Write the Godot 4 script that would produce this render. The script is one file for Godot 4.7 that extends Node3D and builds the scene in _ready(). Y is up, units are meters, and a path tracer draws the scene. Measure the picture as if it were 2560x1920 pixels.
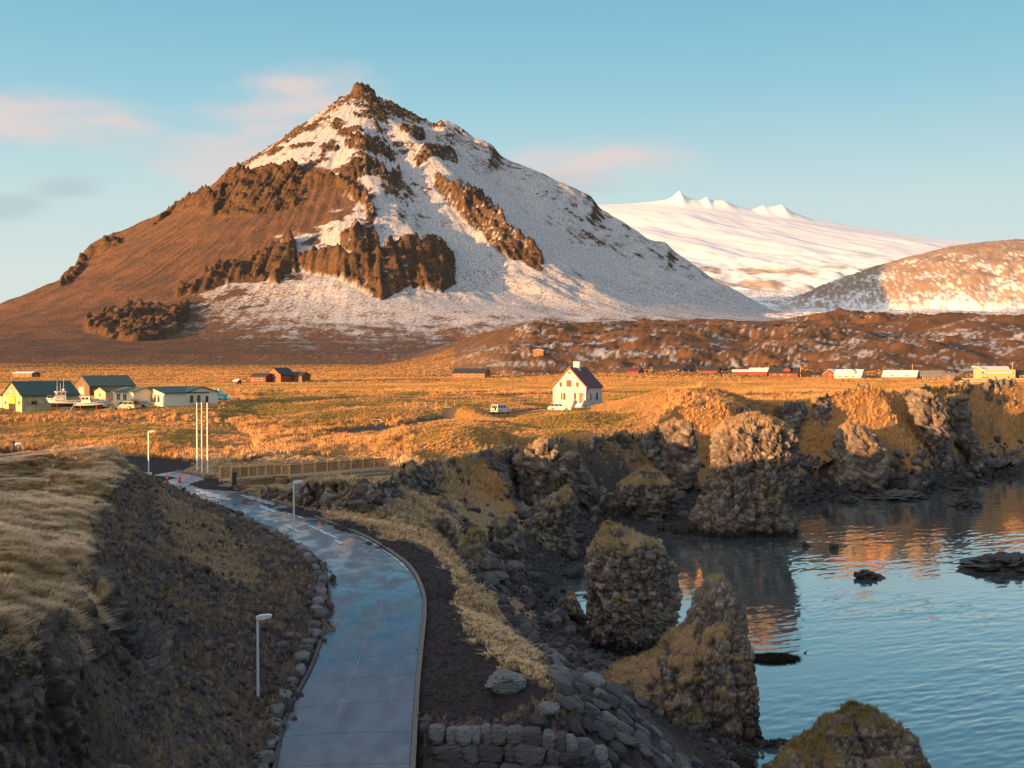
extends Node3D
# Icelandic harbour road at sunset: pyramid mountain, glacier, white house, basalt stacks and sea.
const F := 2900.0
const EYE := Vector3(0, 22, 0)
var PITCH := -atan(55.0 / 2900.0)
var rng := RandomNumberGenerator.new()
var nz := FastNoiseLite.new()      # smooth fractal
var ns := FastNoiseLite.new()      # plain simplex
var rid := FastNoiseLite.new()     # ridged
var blk := FastNoiseLite.new()     # cell edges
var blv := FastNoiseLite.new()     # cell values
var M := {}

func _ready() -> void:
	rng.seed = 7
	var cam := Camera3D.new(); cam.name = "camera"; add_child(cam)
	cam.position = EYE; cam.rotation.x = PITCH
	cam.fov = rad_to_deg(2.0 * atan(960.0 / F)); cam.near = 0.5; cam.far = 30000.0
	var we := WorldEnvironment.new(); we.name = "environment"; add_child(we)
	var env := Environment.new(); we.environment = env
	env.background_mode = Environment.BG_SKY
	env.tonemap_mode = Environment.TONE_MAPPER_LINEAR
	env.tonemap_exposure = 2.9
	env.sdfgi_enabled = true; env.ssao_enabled = true; env.ssil_enabled = true
	var sun := DirectionalLight3D.new(); sun.name = "sun"; add_child(sun)
	var to_sun := Vector3(-0.765, 0.064, 0.64).normalized()
	sun.look_at_from_position(Vector3.ZERO, -to_sun, Vector3.UP)
	sun.light_color = Color(1.0, 0.725, 0.435); sun.light_energy = 1.6; sun.light_angular_distance = 0.5; sun.shadow_enabled = true
	setup_noise()
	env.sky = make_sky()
	materials()
	build_heights()
	build_ground()
	build_mountain()
	build_far_hills()
	build_sea()
	build_cliffs()
	build_stacks()
	build_road()
	build_stonework()
	build_deck()
	build_houses()
	build_vehicles()
	build_small()
	build_scatter()

func setup_noise() -> void:
	for n in [nz, ns, rid, blk, blv]:
		n.seed = 11; n.frequency = 1.0; n.noise_type = FastNoiseLite.TYPE_SIMPLEX_SMOOTH; n.fractal_type = FastNoiseLite.FRACTAL_NONE
	nz.fractal_type = FastNoiseLite.FRACTAL_FBM; nz.fractal_octaves = 4; nz.fractal_gain = 0.5
	rid.fractal_type = FastNoiseLite.FRACTAL_RIDGED; rid.fractal_octaves = 4
	for n in [blk, blv]:
		n.noise_type = FastNoiseLite.TYPE_CELLULAR; n.cellular_distance_function = FastNoiseLite.DISTANCE_EUCLIDEAN; n.cellular_jitter = 0.95
	blk.cellular_return_type = FastNoiseLite.RETURN_DISTANCE2_SUB
	blv.cellular_return_type = FastNoiseLite.RETURN_CELL_VALUE

func make_sky() -> Sky:
	var w := 2048; var h := 1024
	var px := PackedFloat32Array(); px.resize(w * h * 3)
	var low := Vector3(0.245, 0.262, 0.246)
	var stops := [[0.0, low], [4.0, Vector3(0.236, 0.264, 0.254)], [8.0, Vector3(0.194, 0.252, 0.256)], [13.0, Vector3(0.108, 0.205, 0.246)], [18.5, Vector3(0.066, 0.160, 0.219)], [26.0, Vector3(0.030, 0.105, 0.180)], [91.0, Vector3(0.026, 0.085, 0.155)]]
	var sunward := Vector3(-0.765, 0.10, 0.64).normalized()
	var sa := PackedFloat32Array(); var ca := PackedFloat32Array()
	for q in w:
		sa.append(sin((q + 0.5) / w * TAU)); ca.append(cos((q + 0.5) / w * TAU))
	for r in h:
		var el := (0.5 - (r + 0.5) / h) * 180.0
		var c := low
		if el >= 0.0:
			for i in range(1, stops.size()):
				if el <= stops[i][0]:
					c = (stops[i - 1][1] as Vector3).lerp(stops[i][1], (el - stops[i - 1][0]) / (stops[i][0] - stops[i - 1][0]))
					break
		else:
			c = low * 0.7
		for q in w:
			var o := (r * w + q) * 3
			var v := c
			if el > -1.0 and el < 30.0:
				var az := wrapf((q + 0.5) / w * 360.0, -180.0, 180.0)   # 0 = -z, plus = right
				var k := cloud(az, el)
				if k.x > 0.0:
					v = v.lerp(Vector3(0.285, 0.228, 0.215), k.x)
				if k.y > 0.0:
					v = v.lerp(Vector3(0.15, 0.18, 0.20), k.y)
			if el > 18.0:   # pale high veil added above the view to lift the shaded ground
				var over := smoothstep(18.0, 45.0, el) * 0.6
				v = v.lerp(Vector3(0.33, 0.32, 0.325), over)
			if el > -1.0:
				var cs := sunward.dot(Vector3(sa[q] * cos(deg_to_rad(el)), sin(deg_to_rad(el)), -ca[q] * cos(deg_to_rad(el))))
				if cs > 0.0:   # warm air round the low sun, its wide lobe strengthened to fill the shade
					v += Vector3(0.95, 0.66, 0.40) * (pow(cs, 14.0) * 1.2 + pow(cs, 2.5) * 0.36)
			px[o] = v.x; px[o + 1] = v.y; px[o + 2] = v.z
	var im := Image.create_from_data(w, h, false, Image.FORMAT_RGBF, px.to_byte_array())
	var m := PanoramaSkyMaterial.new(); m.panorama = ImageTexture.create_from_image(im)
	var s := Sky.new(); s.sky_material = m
	return s

func puff(az: float, el: float, a: float, e: float, ra: float, re: float, tilt := 0.0) -> float:
	var dx := az - a; var dy := el - e - dx * tilt
	return clampf(1.0 - sqrt(dx * dx / (ra * ra) + dy * dy / (re * re)), 0.0, 1.0)

func cloud(az: float, el: float) -> Vector2:
	var n := nz.get_noise_2d(az * 0.09 + 3.0, el * 0.30) * 0.7 + nz.get_noise_2d(az * 0.4, el * 1.1) * 0.25
	var p := maxf(puff(az, el, -11.6, 10.9, 7.4, 4.4, 0.22) * 1.15, maxf(puff(az, el, -21.0, 10.9, 12.0, 1.9, -0.02), puff(az, el, -13.5, 8.2, 6.0, 2.6, 0.2) * 0.95))
	p = maxf(p, puff(az, el, 3.6, 9.5, 8.5, 1.9, 0.1) * 0.95)
	p = maxf(p, puff(az, el, 55.0, 9.0, 22.0, 2.6) * 0.8); p = maxf(p, puff(az, el, -70.0, 12.0, 30.0, 3.4) * 0.8)
	p = maxf(p, puff(az, el, 140.0, 11.0, 40.0, 3.0) * 0.8)
	var g := maxf(puff(az, el, -20.9, 8.0, 2.4, 0.75, 0.1), puff(az, el, -23.5, 6.9, 2.6, 0.9, 0.1))
	g = maxf(g, puff(az, el, 1.5, 8.6, 6.0, 1.1) * 0.7); g = maxf(g, puff(az, el, 11.5, 6.3, 3.5, 0.9) * 0.6)
	g = maxf(g, puff(az, el, -15.0, 7.4, 3.0, 1.2, 0.1) * 0.6)
	var wisp := clampf(0.78 + 0.75 * nz.get_noise_2d(az * 0.16 + el * 0.3, el * 1.1 - az * 0.12), 0.3, 1.15)
	return Vector2(0.78 * wisp * smoothstep(0.12, 0.95, p * (1.0 + n) + n * 0.18 * smoothstep(0.0, 0.3, p)), 0.5 * smoothstep(0.05, 0.8, g * (1.0 + 1.4 * n)))

# ---------- placing ----------
func ray(px: float, py: float) -> Vector3:
	return Vector3((px - 1280.0) / F, -(py - 960.0) / F, -1.0).rotated(Vector3.RIGHT, PITCH)

func at(px: float, py: float, d: float) -> Vector3:
	var v := ray(px, py)
	return EYE + v * (d / -v.z)

func on(px: float, py: float, e: float) -> Vector3:   # where the line of sight meets the height e
	var v := ray(px, py)
	return EYE + v * ((e - EYE.y) / v.y)

func lut(t: Array, x: float) -> float:
	if x <= t[0][0]:
		return t[0][1]
	for i in range(1, t.size()):
		if x <= t[i][0]:
			return lerpf(t[i - 1][1], t[i][1], (x - t[i - 1][0]) / (t[i][0] - t[i - 1][0]))
	return t[-1][1]

func L(r: float, g: float, b: float) -> Color:
	return Color(r, g, b).linear_to_srgb()

func mat(c: Color, rough := 0.8, metal := 0.0, spec := 0.5) -> StandardMaterial3D:
	var m := StandardMaterial3D.new()
	m.albedo_color = c.linear_to_srgb(); m.roughness = rough; m.metallic = metal; m.metallic_specular = spec
	return m

func tex(freq: float, lo: float, hi: float, oct := 4, kind := FastNoiseLite.TYPE_SIMPLEX_SMOOTH, size := 512, as_normal := false, strength := 8.0, sd := 1) -> NoiseTexture2D:
	var t := NoiseTexture2D.new()
	var n := FastNoiseLite.new()
	n.seed = sd; n.noise_type = kind; n.frequency = freq; n.fractal_octaves = oct
	t.noise = n; t.width = size; t.height = size; t.seamless = true
	if as_normal:
		t.as_normal_map = true; t.bump_strength = strength
	else:
		var g := Gradient.new()
		g.set_color(0, Color(lo, lo, lo)); g.set_color(1, Color(hi, hi, hi))
		t.color_ramp = g
	return t

func worldly(m: StandardMaterial3D, albedo: Texture2D, normal: Texture2D, scale: float, nscale := 1.0) -> StandardMaterial3D:
	m.uv1_triplanar = true; m.uv1_world_triplanar = true; m.uv1_scale = Vector3.ONE * scale
	if albedo:
		m.albedo_texture = albedo
	if normal:
		m.normal_enabled = true; m.normal_texture = normal; m.normal_scale = nscale
	return m

func materials() -> void:
	var grain := tex(0.02, 0.55, 1.0, 6)
	var grain_n := tex(0.03, 0, 1, 6, FastNoiseLite.TYPE_SIMPLEX_SMOOTH, 512, true, 10.0, 3)
	var pit_n := tex(0.035, 0, 1, 4, FastNoiseLite.TYPE_CELLULAR, 512, true, 8.0, 5)
	var g := mat(Color(1, 1, 1), 0.95, 0.0, 0.3); g.vertex_color_use_as_albedo = true
	M.ground = worldly(g, grain, grain_n, 0.28, 1.0)
	var r := mat(Color(1, 1, 1), 0.85, 0.0, 0.35); r.vertex_color_use_as_albedo = true
	M.rock = worldly(r, tex(0.03, 0.5, 1.0, 6, FastNoiseLite.TYPE_SIMPLEX_SMOOTH, 512, false, 8.0, 9), pit_n, 0.5, 0.9)
	var mt := mat(Color(1, 1, 1), 0.95, 0.0, 0.2); mt.vertex_color_use_as_albedo = true
	M.mountain = worldly(mt, grain, grain_n, 0.02, 0.35)
	var sn := mat(Color(1, 1, 1), 0.9, 0.0, 0.2); sn.vertex_color_use_as_albedo = true
	M.snow = sn
	var st := mat(Color(1, 1, 1), 0.8, 0.0, 0.4); st.vertex_color_use_as_albedo = true
	M.stone = worldly(st, tex(0.05, 0.5, 1.0, 6, FastNoiseLite.TYPE_SIMPLEX_SMOOTH, 256, false, 8.0, 13), grain_n, 0.9, 0.6)
	var gr := mat(Color(1, 1, 1), 0.9, 0.0, 0.15); gr.vertex_color_use_as_albedo = true
	gr.backlight_enabled = true; gr.backlight = Color(0.35, 0.35, 0.35)
	M.grass = gr

# ---------- nodes ----------
func tag(o: Node3D, label := "", category := "", group := "", kind := "") -> Node3D:
	if label:
		o.set_meta("label", label)
	if category:
		o.set_meta("category", category)
	if group:
		o.set_meta("group", group)
	if kind:
		o.set_meta("kind", kind)
	return o

var taken := {}
func named(o: Node3D, called: String, parent: Node = self) -> Node3D:
	var key := called if parent == self else str(parent.get_instance_id()) + called
	if taken.has(key):
		o.name = "%s_%03d" % [called, taken[key]]
		taken[key] += 1
	else:
		o.name = called
		taken[key] = 1
	parent.add_child(o, true)
	return o

func thing(called: String, label: String, category: String, where: Vector3, yaw := 0.0, group := "") -> Node3D:
	var o := Node3D.new()
	named(o, called)
	o.position = where; o.rotation.y = yaw
	return tag(o, label, category, group)

func put(called: String, mesh: Mesh, m: Material, parent: Node = self, where := Vector3.ZERO, rot := Vector3.ZERO, scale := Vector3.ONE) -> MeshInstance3D:
	var o := MeshInstance3D.new()
	o.mesh = mesh; o.material_override = m
	named(o, called, parent)
	o.position = where; o.rotation = rot; o.scale = scale
	return o

func copy_of(o: Node3D, called: String, where: Vector3, yaw: float, label: String) -> Node3D:
	var c: Node3D = o.duplicate()
	named(c, called)
	c.position = where; c.rotation.y = yaw
	if label:
		c.set_meta("label", label)
	return c

# ---------- mesh making ----------
func st_new() -> SurfaceTool:
	var s := SurfaceTool.new(); s.begin(Mesh.PRIMITIVE_TRIANGLES); s.set_smooth_group(-1)
	return s

func quad(s: SurfaceTool, a: Vector3, b: Vector3, c: Vector3, d: Vector3) -> void:   # counter-clockwise seen from the front
	for v in [a, c, b, a, d, c]:
		s.add_vertex(v)

func tri(s: SurfaceTool, a: Vector3, b: Vector3, c: Vector3) -> void:
	for v in [a, c, b]:
		s.add_vertex(v)

func box(s: SurfaceTool, lo: Vector3, hi: Vector3, t := Transform3D()) -> void:
	var p: Array[Vector3] = []
	for i in 8:
		p.append(t * Vector3(hi.x if i & 1 else lo.x, hi.y if i & 2 else lo.y, hi.z if i & 4 else lo.z))
	quad(s, p[4], p[5], p[7], p[6]); quad(s, p[1], p[0], p[2], p[3])
	quad(s, p[5], p[1], p[3], p[7]); quad(s, p[0], p[4], p[6], p[2])
	quad(s, p[6], p[7], p[3], p[2]); quad(s, p[0], p[1], p[5], p[4])

func bar(s: SurfaceTool, a: Vector3, b: Vector3, w: float, h := -1.0) -> void:   # a box along a line
	var z := (b - a).normalized()
	var x := (Vector3.UP if absf(z.y) < 0.95 else Vector3.RIGHT).cross(z).normalized()
	var y := z.cross(x)
	if h < 0.0:
		h = w
	box(s, Vector3(-w / 2, -h / 2, 0), Vector3(w / 2, h / 2, a.distance_to(b)), Transform3D(Basis(x, y, z), a))

func tube(s: SurfaceTool, a: Vector3, b: Vector3, ra: float, rb: float, n := 10, cap := true) -> void:
	var z := (b - a).normalized()
	var x := (Vector3.UP if absf(z.y) < 0.95 else Vector3.RIGHT).cross(z).normalized()
	var y := z.cross(x)
	for i in n:
		var u := TAU * i / n; var v := TAU * (i + 1) / n
		var p := x * cos(u) + y * sin(u); var q := x * cos(v) + y * sin(v)
		quad(s, a + p * ra, a + q * ra, b + q * rb, b + p * rb)
		if cap:
			tri(s, b, b + p * rb, b + q * rb); tri(s, a, a + q * ra, a + p * ra)

func done(s: SurfaceTool, smooth := false) -> ArrayMesh:
	if smooth:
		s.index()
	s.generate_normals()
	return s.commit()

func prism(s: SurfaceTool, pts: PackedVector2Array, z0: float, z1: float, t := Transform3D()) -> void:   # counter-clockwise outline in xy, extruded in z
	var n := pts.size()
	var idx := Geometry2D.triangulate_polygon(pts)
	for i in range(0, idx.size(), 3):
		var a := pts[idx[i]]; var b := pts[idx[i + 1]]; var c := pts[idx[i + 2]]
		if (b - a).cross(c - a) < 0.0:
			var k := b; b = c; c = k
		tri(s, t * Vector3(a.x, a.y, z1), t * Vector3(b.x, b.y, z1), t * Vector3(c.x, c.y, z1))
		tri(s, t * Vector3(a.x, a.y, z0), t * Vector3(c.x, c.y, z0), t * Vector3(b.x, b.y, z0))
	for i in n:
		var a := pts[i]; var b := pts[(i + 1) % n]
		quad(s, t * Vector3(a.x, a.y, z1), t * Vector3(a.x, a.y, z0), t * Vector3(b.x, b.y, z0), t * Vector3(b.x, b.y, z1))

func grid_mesh(v: PackedVector3Array, c: PackedColorArray, cols: int, rows: int, flip := false, wrap := false) -> ArrayMesh:
	var ix := PackedInt32Array()
	var cc := cols if wrap else cols - 1
	ix.resize(cc * (rows - 1) * 6)
	var k := 0
	for r in rows - 1:
		for q in cc:
			var a := r * cols + q; var b := r * cols + (q + 1) % cols; var d := a + cols; var e := b + cols
			ix[k] = a; ix[k + 3] = a
			if flip:
				ix[k + 1] = e; ix[k + 2] = d; ix[k + 4] = b; ix[k + 5] = e
			else:
				ix[k + 1] = d; ix[k + 2] = e; ix[k + 4] = e; ix[k + 5] = b
			k += 6
	var arr := []; arr.resize(Mesh.ARRAY_MAX)
	arr[Mesh.ARRAY_VERTEX] = v; arr[Mesh.ARRAY_INDEX] = ix
	if c.size():
		arr[Mesh.ARRAY_COLOR] = c
	var s := SurfaceTool.new()
	s.create_from_arrays(arr)
	s.generate_normals()
	return s.commit()

# ---------- the lie of the land ----------
const GX0 := -180.0
const GZ0 := -70.0       # depth (= -z) of the first row
const GW := 721
const GH := 771          # 0.5 m cells
var hgrid := PackedFloat32Array()
var kgrid := PackedByteArray()
enum { FIELD, ROUGH, CINDER, TALUS, BEACH, BED, GREEN, TRACK, DRY }
const E_ROAD := [[1100, 11.2], [1130, 11.0], [1150, 10.6], [1200, 10.0], [1240, 9.8], [1300, 9.4], [1370, 9.0], [1430, 8.7], [1500, 8.3], [1600, 7.7], [1700, 7.1], [1800, 6.4], [1920, 5.8], [2000, 5.2], [2150, 4.2], [2400, 3.0]]
const PLAIN := [[-100, 12], [120, 11.2], [160, 11.2], [205, 12.8], [300, 14.0], [450, 14.3], [550, 14.9], [700, 16.2], [850, 18.0], [1000, 24.0], [1300, 36], [2000, 55], [4000, 90], [12000, 100]]
var road_r: Array[Vector3] = []
var road_l: Array[Vector3] = []
var verge: Array[Vector3] = []

func roadside(pix: Array, up := 0.0) -> Array[Vector3]:
	var o: Array[Vector3] = []
	for p in pix:
		o.append(on(p[0], p[1], lut(E_ROAD, p[1]) + up))
	return o

func build_heights() -> void:
	road_r = roadside([[1000, 2150], [1015, 2000], [1023, 1920], [1036, 1727], [1046, 1630], [1056, 1533], [1052, 1482], [1027, 1428], [984, 1389], [907, 1342], [793, 1297], [727, 1268], [676, 1250], [640, 1240], [564, 1214], [492, 1188], [440, 1178]])
	road_l = roadside([[655, 2150], [680, 2000], [692, 1920], [715, 1805], [743, 1743], [782, 1669], [809, 1591], [828, 1513], [824, 1455], [809, 1416], [778, 1381], [735, 1358], [692, 1330], [638, 1303], [564, 1267], [506, 1250], [448, 1233], [385, 1213], [350, 1196]])
	verge = roadside([[1065, 1800], [1182, 1800], [1299, 1792], [1396, 1766], [1377, 1723], [1318, 1684], [1271, 1661], [1233, 1638], [1190, 1603], [1167, 1572], [1147, 1513], [1135, 1443], [1104, 1393], [1027, 1354], [910, 1311], [813, 1280], [740, 1262]], 0.25)
	var pts: Array[Vector3] = []
	for p in road_r:
		pts.append(p - Vector3(0, 0.1, 0))
	for p in road_l:
		pts.append(p - Vector3(0, 0.1, 0))
	pts.append_array(verge)
	# stone-faced slope below the boulder terrace, [px, py, height]
	var terrace := [[1480, 1700, 6.3], [1600, 1800, 4.2], [1790, 1920, 1.4], [1400, 1850, 6.0], [1500, 1920, 4.8], [1650, 1920, 3.6], [1800, 1990, 0.4], [1520, 2050, 2.4], [1530, 1740, 4.2], [1640, 1810, 2.6], [1720, 1862, 1.2], [1060, 1818, 6.2], [1230, 1818, 6.2]]
	# brow of the left plateau and what lies on it
	var brow := [[290, 1190, 14.0], [250, 1200, 14.3], [240, 1260, 14.0], [160, 1300, 14.2], [215, 1345, 13.8], [190, 1420, 13.6], [135, 1405, 14.0], [250, 1500, 12.9], [150, 1540, 13.1], [40, 1560, 13.4], [-80, 1600, 13.6], [-200, 1650, 13.8]]
	var plateau := [[0, 1240, 14.1], [100, 1225, 14.4], [0, 1185, 13.0], [60, 1190, 12.6], [45, 1196, 11.9], [0, 1152, 12.6], [120, 1168, 12.6], [150, 1150, 13.4], [220, 1132, 14.9], [262, 1125, 15.4], [292, 1140, 14.6], [0, 1400, 14.6], [-60, 1300, 14.8], [310, 1160, 12.9], [345, 1180, 11.0]]
	var slope_foot := [[330, 1215, 12.0], [400, 1265, 10.6], [330, 1330, 12.0], [500, 1400, 9.9], [340, 1480, 11.2], [520, 1540, 10.0], [640, 1500, 9.3], [300, 1640, 10.6], [420, 1700, 8.7], [560, 1700, 8.0], [560, 1850, 6.9], [330, 1880, 7.9], [150, 1950, 7.8], [733, 1268, 9.3], [830, 1284, 9.1], [935, 1303, 8.8], [1030, 1322, 8.3], [0, 1960, 8.9], [-100, 1990, 9.2], [640, 1340, 9.7], [500, 1290, 10.3]]
	# shore and cove
	var shore := [[1900, 1885, 0], [1760, 1800, 0], [1640, 1720, 0], [1510, 1650, 0.2], [1455, 1590, 0], [1395, 1560, 0], [1350, 1525, 0], [1362, 1475, 0], [1420, 1412, 0], [1480, 1380, 0], [1560, 1352, 0], [1700, 1346, 0], [1990, 1263, 0], [2060, 1230, 0], [2200, 1226, 0], [2330, 1216, 0], [2420, 1196, 0], [2480, 1182, 0], [2560, 1176, 0], [2760, 1168, 0]]
	var deep := [[1750, 1650, -1], [1560, 1560, -0.8], [1440, 1480, -0.6], [1600, 1400, -1], [1750, 1450, -1.6], [1900, 1420, -1.8], [2100, 1300, -1.5], [2300, 1280, -1.6], [2560, 1230, -2], [2100, 1500, -2.5], [2560, 1500, -3], [2200, 1900, -2.4], [2900, 1250, -3], [2900, 1900, -3], [2000, 1960, -1.2]]
	var beach := [[1265, 1530, 1.7], [1340, 1590, 3.0], [1400, 1620, 1.6], [1290, 1480, 1.9], [1320, 1400, 1.7], [1400, 1392, 0.6], [1480, 1300, 1.1], [1450, 1265, 2.2], [1560, 1292, 1.2], [1660, 1322, 0.6], [1740, 1300, 0.8], [1850, 1250, 1.2], [1960, 1236, 1.0], [2100, 1200, 2.0], [2250, 1190, 2.2], [2350, 1190, 1.6]]
	var left_cove := [[1215, 1560, 8.3], [1260, 1640, 7.4], [1330, 1670, 6.8], [1300, 1610, 5.2], [1080, 1340, 8.2], [1130, 1390, 7.4], [1185, 1450, 5.8], [1200, 1360, 5.0], [1100, 1290, 7.0], [1250, 1300, 4.5], [1300, 1260, 4.0], [1180, 1240, 6.5], [1060, 1240, 8.0], [1215, 1500, 5.6], [980, 1300, 8.7], [860, 1265, 9.2]]
	var cove_foot := [[1010, 1230, 8.0], [1150, 1260, 6.0], [1300, 1300, 3.5], [1420, 1275, 2.2], [1530, 1262, 2.0], [1640, 1250, 2.2], [1720, 1205, 3.6], [1800, 1215, 3.0], [1960, 1130, 6.0], [2010, 1150, 5.0], [2100, 1150, 5.0], [2200, 1125, 6.6], [2240, 1085, 8.0], [2300, 1140, 5.5], [2360, 1160, 3.0], [2450, 1150, 2.6], [2560, 1148, 2.6], [2720, 1140, 2.6]]
	var rims := [[720, 1214, 10.9], [800, 1207, 11.2], [900, 1203, 11.5], [975, 1190, 11.7], [1040, 1160, 10.6], [1130, 1152, 10.5], [1290, 1128, 10.7], [1400, 1105, 11.0], [1500, 1100, 11.0], [1590, 1085, 11.3], [1640, 1062, 12.3], [1700, 1012, 15.1], [1800, 1016, 14.8], [1860, 1016, 14.6], [1910, 1040, 11.6], [1949, 1015, 14.0], [2011, 1015, 14.0], [2069, 992, 15.6], [2120, 973, 16.9], [2190, 968, 17.3], [2240, 1002, 13.8], [2290, 975, 16.6], [2330, 966, 17.0], [2450, 962, 17.2], [2560, 960, 17.3], [2740, 956, 17.4]]
	# mounds and hollows of the grassland
	var inland := [[1000, 1120, 11.0], [1100, 1136, 10.8], [1200, 1132, 11.0], [1080, 1070, 13.3], [1160, 1057, 14.0], [1250, 1072, 13.2], [1160, 1053, 12.6], [1010, 1095, 11.9], [1310, 1098, 11.3], [1240, 1068, 11.6], [1350, 1035, 13.5], [1420, 1038, 13.3], [1260, 1050, 12.4], [1350, 1074, 11.5], [1470, 1078, 11.5], [1530, 1062, 12.0], [1460, 1056, 12.4], [1600, 1030, 13.6], [1680, 975, 17.2], [1760, 970, 17.4], [1620, 985, 15.6], [1580, 1005, 13.6], [1371, 1027, 12.6], [1453, 1027, 12.6], [1500, 1018, 12.7], [1400, 1012, 12.8], [1290, 1032, 12.4], [1280, 1033, 12.3], [1200, 1041, 12.05], [1120, 1051, 11.75], [1040, 1061, 11.5], [960, 1070, 11.2], [930, 1088, 11.0], [830, 1076, 11.2], [1040, 1074, 11.2], [1140, 1010, 14.6], [1060, 1024, 13.6], [1180, 1020, 13.2], [850, 990, 14.6], [700, 1000, 14.0], [1000, 986, 14.2], [800, 1050, 12.2], [650, 1042, 12.4], [900, 1052, 12.0]]
	var left_field := [[0, 1031, 13.3], [130, 1030, 13.3], [260, 1027, 13.4], [350, 1025, 13.4], [520, 1022, 13.6], [600, 1010, 13.8], [0, 1064, 11.8], [200, 1062, 11.9], [400, 1060, 11.9], [560, 1058, 12.0], [0, 1100, 11.2], [300, 1100, 11.2], [600, 1112, 10.9], [800, 1112, 10.8], [600, 1150, 10.6], [750, 1140, 10.9], [690, 1128, 11.6], [900, 1130, 10.9], [29, 1131, 11.0], [217, 1131, 11.0], [289, 1136, 10.9], [405, 1146, 10.7], [492, 1156, 10.5], [469, 1172, 10.2], [341, 1180, 10.3], [-120, 1131, 11.2], [110, 1145, 11.0]]
	for grp in [terrace, brow, plateau, slope_foot, shore, deep, beach, left_cove, cove_foot, rims, inland, left_field]:
		for p in grp:
			pts.append(on(p[0], p[1], p[2]))
	# ground outside the picture, [x, depth, height]: the hill the camera stands on and its long flank to the left, which shades the road
	var hill := [[-78, -30, 20.2], [-88, 20, 20.7], [-93, 40, 19.8], [-90, 52, 17.6], [-98, 52, 17.4], [-95, 60, 17.2], [-106, 74, 17.0], [-122, 88, 16.8], [-146, 112, 17.0], [-70, 5, 20.0], [-58, 25, 17.4], [-70, 62, 16.2], [-84, 92, 14.4], [-104, 124, 12.6], [-158, 150, 13.0], [-165, 60, 17.0], [-170, 0, 17.0], [-60, -60, 18.0], [0, -55, 15.0]]
	var foot := [[0, 0, 20.3], [-6, -4, 20.4], [5, -3, 20.0], [0, 3.5, 19.2], [-10, 5, 18.4], [-14, 15, 16.2], [-8, 14, 12.0], [0, 12, 12.0], [8, 10, 11.0], [-10, 25, 7.0], [-14.5, 28, 9.0], [-14.2, 33, 8.6], [-19, 29, 11.5], [0, 25, 8.0], [0, 38, 4.0], [4, 35, 1.5], [-7, 40, 3.8], [10, 28, -1], [18, 8, -0.5], [14, 50, -0.6], [8, 45, 0], [15, 58, -0.6], [30, -40, 2], [40, 0, -2], [80, 30, -3], [-3.6, 48.0, 2.6], [0, 48.0, 2.4], [2.6, 48.6, 2.2], [170, 100, -3], [170, 200, -3], [-28, 110.8, 10.2], [-21, 116.6, 10.2], [-13.5, 122.6, 10.2], [-30, 114, 10.3], [-23, 120, 10.5], [-15, 126, 10.5], [-34, 45, 15.2], [-40, 70, 15.0], [-46, 90, 13.8]]
	for p in hill + foot:
		pts.append(Vector3(p[0], p[2], -p[1]))
	for i in 11:
		var x := -180.0 + 36.0 * i
		pts.append(Vector3(x, plain(x, 316.0), -316.0))
		pts.append(Vector3(x, (-3.0 if x > 60 else 14.0), 71.0))
	for i in 5:
		pts.append(Vector3(-181, plain(-181, 40.0 + 60 * i), -40.0 - 60 * i))
	for p in [[181, 270, 15.0], [181, 300, 15.0], [150, 285, 15.0]]:
		pts.append(Vector3(p[0], p[2], -p[1]))
	pts.append(Vector3(181, -3, 71)); pts.append(Vector3(181, -3, -120)); pts.append(Vector3(181, -3, -230))
	tin(pts)
	kinds()

func tin(pts: Array[Vector3]) -> void:
	var flat := PackedVector2Array()
	for p in pts:
		flat.append(Vector2(p.x, -p.z))
	var t := Geometry2D.triangulate_delaunay(flat)
	hgrid.resize(GW * GH); hgrid.fill(-3.0)
	for i in range(0, t.size(), 3):
		var a := flat[t[i]]; var b := flat[t[i + 1]]; var c := flat[t[i + 2]]
		var ha := pts[t[i]].y; var hb := pts[t[i + 1]].y; var hc := pts[t[i + 2]].y
		var den := (b - a).cross(c - a)
		if absf(den) < 0.0001:
			continue
		var x0 := maxi(0, ceili((minf(a.x, minf(b.x, c.x)) - GX0) * 2.0)); var x1 := mini(GW - 1, floori((maxf(a.x, maxf(b.x, c.x)) - GX0) * 2.0))
		var y0 := maxi(0, ceili((minf(a.y, minf(b.y, c.y)) - GZ0) * 2.0)); var y1 := mini(GH - 1, floori((maxf(a.y, maxf(b.y, c.y)) - GZ0) * 2.0))
		for y in range(y0, y1 + 1):
			var py := GZ0 + y * 0.5 - a.y
			for x in range(x0, x1 + 1):
				var px := GX0 + x * 0.5 - a.x
				var u := (px * (c.y - a.y) - py * (c.x - a.x)) / den
				var v := ((b.x - a.x) * py - (b.y - a.y) * px) / den
				if u > -0.001 and v > -0.001 and u + v < 1.002:
					hgrid[y * GW + x] = ha + u * (hb - ha) + v * (hc - ha)
	for pass_ in 2:   # soften the creases
		var o := hgrid.duplicate()
		for y in range(1, GH - 1):
			for x in range(1, GW - 1):
				var k := y * GW + x
				o[k] = 0.25 * (hgrid[k] * 2.0 + hgrid[k - 1] + hgrid[k + 1]) if pass_ == 0 else 0.25 * (hgrid[k] * 2.0 + hgrid[k - GW] + hgrid[k + GW])
		hgrid = o

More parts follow.
